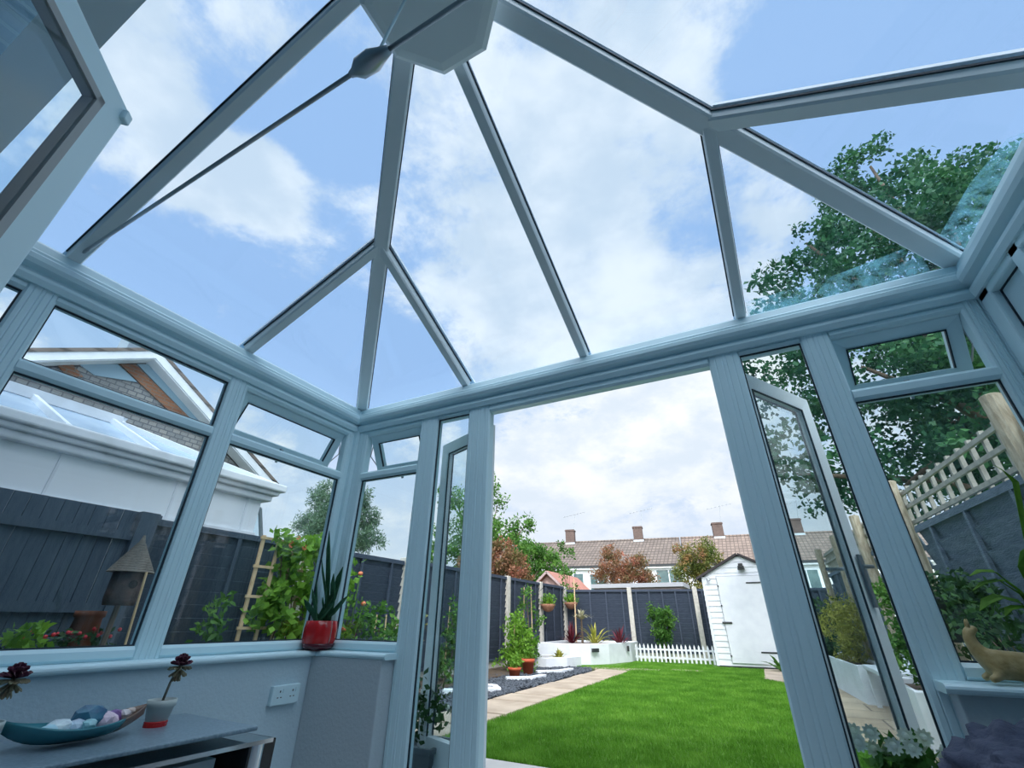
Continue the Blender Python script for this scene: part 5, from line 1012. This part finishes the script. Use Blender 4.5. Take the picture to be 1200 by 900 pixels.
# aeonium pots
def aeonium(px, py, label, hgt=.17, s=1.0):
    b = atZ(px, py, TZ); b = Vector(b); t = thing('succulent_pot', label, 'potted plant', tuple(b)); r = .047 * s; h = .088 * s
    out(MB().lathe([(r * .80, .018), (r * 1.0, h * .72), (r * 1.08, h * .74), (r * 1.1, h), (r * .98, h), (r * .95, h * .9)], b, 28), 'pot', CREAM, t, smooth=True); out(MB().lathe([(r * .84, 0), (r * .86, .016), (r * .80, .019)], b, 28), 'red_base', REDGLAZE, t); out(MB().lathe([(r * .96, h * .9), (.003, h * .93)], b, 20), 'soil', SOIL, t)
    top = b + Vector((.012, .022, h + hgt * .62)); out(MB().tube([b + Vector((0, 0, h * .85)), b + Vector((.004, .006, h + hgt * .3)), top], [.005, .0045, .006], 8), 'stem', pbr('succulent_stem', (.16, .16, .13), .8), t, smooth=True)
    m = MB()
    m2 = MB()
    for ring, (n_, el, l, w) in enumerate(((8, -1.2, .040, .006), (9, -.7, .042, .007), (13, -.15, .044, .007), (13, .3, .042, .008), (12, .75, .036, .008), (9, 1.1, .030, .008), (6, 1.4, .024, .007))):
        for k in range(n_):
            a = k * 6.283 / n_ + ring * .5; dd_ = Vector((math.cos(a) * math.cos(el), math.sin(a) * math.cos(el), math.sin(el))); o_ = top + Vector((0, 0, -.022 + .0065 * ring)); nr = (rng.normal(), rng.normal(), .6); (m2 if ring < 3 else m).strip([o_, o_ + dd_ * l * .5, o_ + dd_ * l * .85, o_ + dd_ * l], [.003, w * .8, w, .001], nr)
    out(m2, 'lower_leaves', bpy.data.materials.get('pale_succulent_leaves') or leafmat('pale_succulent_leaves', (.20, .13, .08), (.34, .36, .24), .15, 30.0), t, thick=.002)
    out(m, 'leaves', AEON, t, thick=.002); return t
aeonium(181, 851, 'purple leaved succulent in a cream pot with red base on the glass table', .19)
aeonium(-40, 890, 'second purple leaved succulent at the left edge behind the bowl', .19)
# snake plant in red pot on the sill corner
b = Vector((-2.49, 2.235, .682)); q_ = atY(371, 765, 2.24); b = Vector((float(q_[0]) + .0, 2.24, .682)); sp_ = thing('snake_plant', 'snake plant in a glossy red pot on the corner of the left windowsill', 'potted plant', tuple(b))
m = MB(); pr_ = [(.060, 0), (.085, .015), (.098, .06), (.099, .11), (.092, .155), (.086, .158), (.084, .14)]; seg = 48; v = []
for r, z_ in pr_:
    for k in range(seg): a = 2 * math.pi * k / seg; rr = r * (.90 + .10 * abs(math.sin(a * 4.5)) ** .5); v.append((b.x + rr * math.cos(a), b.y + rr * math.sin(a), b.z + z_))
f = [(i * seg + k, i * seg + (k + 1) % seg, (i + 1) * seg + (k + 1) % seg, (i + 1) * seg + k) for i in range(len(pr_) - 1) for k in range(seg)] + [tuple(range(seg))[::-1]]
out(m.add(v, f), 'pot', REDGLAZE, sp_, smooth=True); m = MB()
for k in range(9):
    a = 2 * math.pi * k / 9; rr = [(r * .905, z_) for r, z_ in pr_[1:5]]; m.tube([(b.x + r * math.cos(a), b.y + r * math.sin(a), b.z + z_) for r, z_ in rr], .0035, 6)
out(m, 'glaze_ribs', pbr('pale_rib_glaze', (.45, .30, .28), .3), sp_, smooth=True); out(MB().lathe([(.064, .001), (.090, .016), (.094, .035), (.088, .036)], b, 36), 'dark_foot', pbr('dark_red_glaze', (.08, .01, .02), .2), sp_, smooth=True); out(MB().lathe([(.084, .14), (.004, .145)], b, 24), 'soil', SOIL, sp_)
for k, (px, py, lean, w) in enumerate([(386, 622, 0, .030), (402, 664, 0, .028), (366, 690, 0, .024), (377, 655, .0, .026), (397, 685, 0, .022), (356, 702, 0, .020), (383, 690, 0, .024), (371, 680, 0, .022), (391, 672, 0, .024), (408, 698, 0, .018), (362, 710, 0, .018), (378, 700, 0, .022), (392, 705, 0, .02)]):
    tp = Vector(atY(px, py, 2.18 + .03 * math.sin(k * 2))); rt = b + Vector((.045 * math.cos(k * 2.4), .045 * math.sin(k * 2.4), .13)); mid = (tp + rt) / 2 + Vector((.01 * math.sin(k), .01, .0)); m = MB(); pts = [rt, rt * .75 + mid * .25 + Vector((0, 0, .01)), mid, mid * .4 + tp * .6, tp]
    m.strip(pts, [w * .55, w * .8, w, w * .85, .001], (-.3 + .3 * math.sin(k * 1.7), -1, 0), fold=.3); out(m, 'leaf', SNAKE, sp_, thick=.003)
# twin wall socket
sk = thing('wall_socket', 'white double power socket on the wall below the left windowsill', 'socket', (-2.47, 2.06, .48)); sm = [atX(318, 803, -2.46), atX(349, 802, -2.46), atX(316, 826, -2.46), atX(348, 824, -2.46)]
y0, y1 = float((sm[0][1] + sm[2][1]) / 2), float((sm[1][1] + sm[3][1]) / 2); z0, z1 = float((sm[2][2] + sm[3][2]) / 2), float((sm[0][2] + sm[1][2]) / 2)
out(MB().bb((-2.474, y0, z0), (-2.446, y1, z1)), 'face_plate', UPVC, sk, bevel=.004); zc = (z0 + z1) / 2
for yc in (y0 + (y1 - y0) * .27, y0 + (y1 - y0) * .73):
    out(MB().bb((-2.4465, yc - .003, zc + .012), (-2.4445, yc + .003, zc + .022)).bb((-2.4465, yc - .014, zc - .012), (-2.4445, yc - .006, zc - .008)).bb((-2.4465, yc + .006, zc - .012), (-2.4445, yc + .014, zc - .008)), 'socket_holes', DARK, sk)
    out(MB().bb((-2.446, yc + .016, zc + .010), (-2.442, yc + .026, zc + .028)), 'switch', UPVC, sk)
# wooden llama on the right sill
lm = MB(); q0 = atY(1145, 790, 2.22); q0 = Vector((float(q0[0]), 2.22, .683)); WOOD = pbr('carved_golden_wood', (.40, .28, .10), .4, (.56, .42, .20), 30, bump=.2, bscale=50)
def skin(name, verts, edges, radii, mat, loc, label, cat, sub=2):
    me = bpy.data.meshes.new(name); me.from_pydata([tuple(v) for v in verts], edges, []); o = bpy.data.objects.new(name, me); COL.objects.link(o); o.location = loc
    s_ = o.modifiers.new('skin', 'SKIN'); 
    for i, r in enumerate(radii): me.skin_vertices[0].data[i].radius = (r, r) if not hasattr(r, '__len__') else r
    me.skin_vertices[0].data[0].use_root = True; s_.use_smooth_shade = True; u = o.modifiers.new('sub', 'SUBSURF'); u.levels = sub; u.render_levels = sub; me.materials.append(mat); tag(o, label, cat); return o
V_ = [(.135, 0, .048), (.06, 0, .055), (.02, 0, .055), (0, 0, .085), (-.012, 0, .125), (-.004, 0, .152), (.022, 0, .160), (.20, 0, .045), (.225, 0, .03),
      (.02, -.03, .025), (-.01, -.034, .012), (.13, -.036, .022), (.085, -.040, .012), (.02, .03, .025), (-.01, .034, .012), (.13, .036, .022), (.085, .040, .012)]
E_ = [(0, 1), (1, 2), (2, 3), (3, 4), (4, 5), (5, 6), (0, 7), (7, 8), (2, 9), (9, 10), (0, 11), (11, 12), (2, 13), (13, 14), (0, 15), (15, 16)]
Rr = [.048, .044, .038, .025, .019, .019, .010, .040, .012, .014, .009, .018, .010, .014, .009, .018, .010]
me = bpy.data.meshes.new('x')
def skin_add(*a):
    name, verts, edges, radii, mat, loc, label, cat = a
    me = bpy.data.meshes.new(name); me.from_pydata([tuple(v) for v in verts], edges, []); o = bpy.data.objects.new(name, me); COL.objects.link(o); o.location = loc
    s_ = o.modifiers.new('skin', 'SKIN')
    if not me.skin_vertices: me.attributes and None
    dd_ = me.skin_vertices[0].data if len(me.skin_vertices) else None
    if dd_ is None:
        bm = bmesh.new(); bm.from_mesh(me); ly_ = bm.verts.layers.skin.verify(); bm.verts.ensure_lookup_table()
        for i, r in enumerate(radii): bm.verts[i][ly_].radius = (r, r)
        bm.verts[0][ly_].use_root = True; bm.to_mesh(me); bm.free()
    else:
        for i, r in enumerate(radii): dd_[i].radius = (r, r)
        dd_[0].use_root = True
    u = o.modifiers.new('sub', 'SUBSURF'); u.levels = 2; u.render_levels = 2; s_.use_smooth_shade = True; me.materials.append(mat); tag(o, label, cat); return o
ll = skin_add('llama_figurine', V_, E_, Rr, WOOD, tuple(q0 + Vector((.028, 0, .0))), 'carved wooden llama figurine lying on the right windowsill', 'figurine')
for sy in (-1, 1):
    e_ = MB().tube([(-.002, sy * .007, .160), (.0, sy * .009, .176), (.001, sy * .009, .186)], [.006, .004, .001], 8); o = out(e_, 'ear', WOOD, ll, local=True, smooth=True)
# arching leaf plant from right edge
pp = atY(1210, 735, 2.10); fp2 = thing('leafy_houseplant', 'potted plant with arching bright green leaves at the right edge above the sill', 'potted plant', (.80, 2.20, .683)); bpx = Vector((.80, 2.21, .683))
out(MB().lathe([(.05, 0), (.07, .10), (.075, .10), (.075, .12), (.065, .12)], bpx, 24), 'pot', DARK, fp2, smooth=True)
for k, (px, py, mx_, my_, w) in enumerate([(1136, 675, 1165, 670, .012), (1140, 692, 1170, 680, .010), (1148, 716, 1170, 700, .018), (1205, 640, 1200, 665, .014), (1165, 545, 1190, 565, .008), (1178, 722, 1190, 712, .012), (1170, 680, 1190, 690, .014)]):
    m = MB(); a = bpx + Vector((0, 0, .12)); t_ = Vector(atY(px, py, 2.14)); md = Vector(atY(mx_, my_, 2.16)); m.strip([a, a * .5 + md * .5 + Vector((0, 0, .05)), md, md * .45 + t_ * .55 + Vector((0, 0, .008)), t_], [w * .5, w * .8, w, w * .9, .001], (0, -.5, 1)); out(m, 'leaf', LIME, fp2, thick=.0015)
# dark blue cushion, bottom right
cc = atY(1208, 905, 1.75); cu = bpy.data.meshes.new('crumpled_blanket'); bm = bmesh.new(); bmesh.ops.create_uvsphere(bm, u_segments=72, v_segments=48, radius=1)
import mathutils
for v_ in bm.verts:
    n_ = v_.co.copy(); w_ = mathutils.noise.noise(Vector((n_.x * 2.2, n_.y * 2.2, n_.z * 5))) * .16 + abs(mathutils.noise.noise(Vector((n_.x * 3 + 4, n_.y * 4, n_.z * 9)))) * .22
    v_.co = Vector((n_.x * .17, n_.y * .20, n_.z * .14)) * (1 + w_)
for f_ in bm.faces: f_.smooth = True
bm.to_mesh(cu); bm.free(); cu.materials.append(pbr('dark_blue_fabric', (.035, .045, .085), .8, (.07, .08, .13), 9, bump=.5, bscale=40)); o = bpy.data.objects.new('crumpled_blanket', cu); COL.objects.link(o); o.location = (float(cc[0]) + .02, 1.75, float(cc[2]) - .06)
tag(o, 'crumpled dark blue velvety throw on the chair below the right windowsill', 'throw')
ch = thing('armchair', 'dark armchair hidden under the blue throw at the lower right corner', 'armchair', (float(cc[0]), 1.75, 0)); zt2 = float(cc[2]) - .2
out(MB().bb((cc[0] - .22, 1.5, .12), (cc[0] + .35, 2.05, zt2)), 'seat', DARK, ch, bevel=.03)
for dx_, dy_ in ((-.2, 1.53), (.32, 1.53), (-.2, 2.02), (.32, 2.02)): out(MB().bb((cc[0] + dx_ - .02, dy_ - .02, 0), (cc[0] + dx_ + .02, dy_ + .02, .12)), 'leg', BLACK, ch)
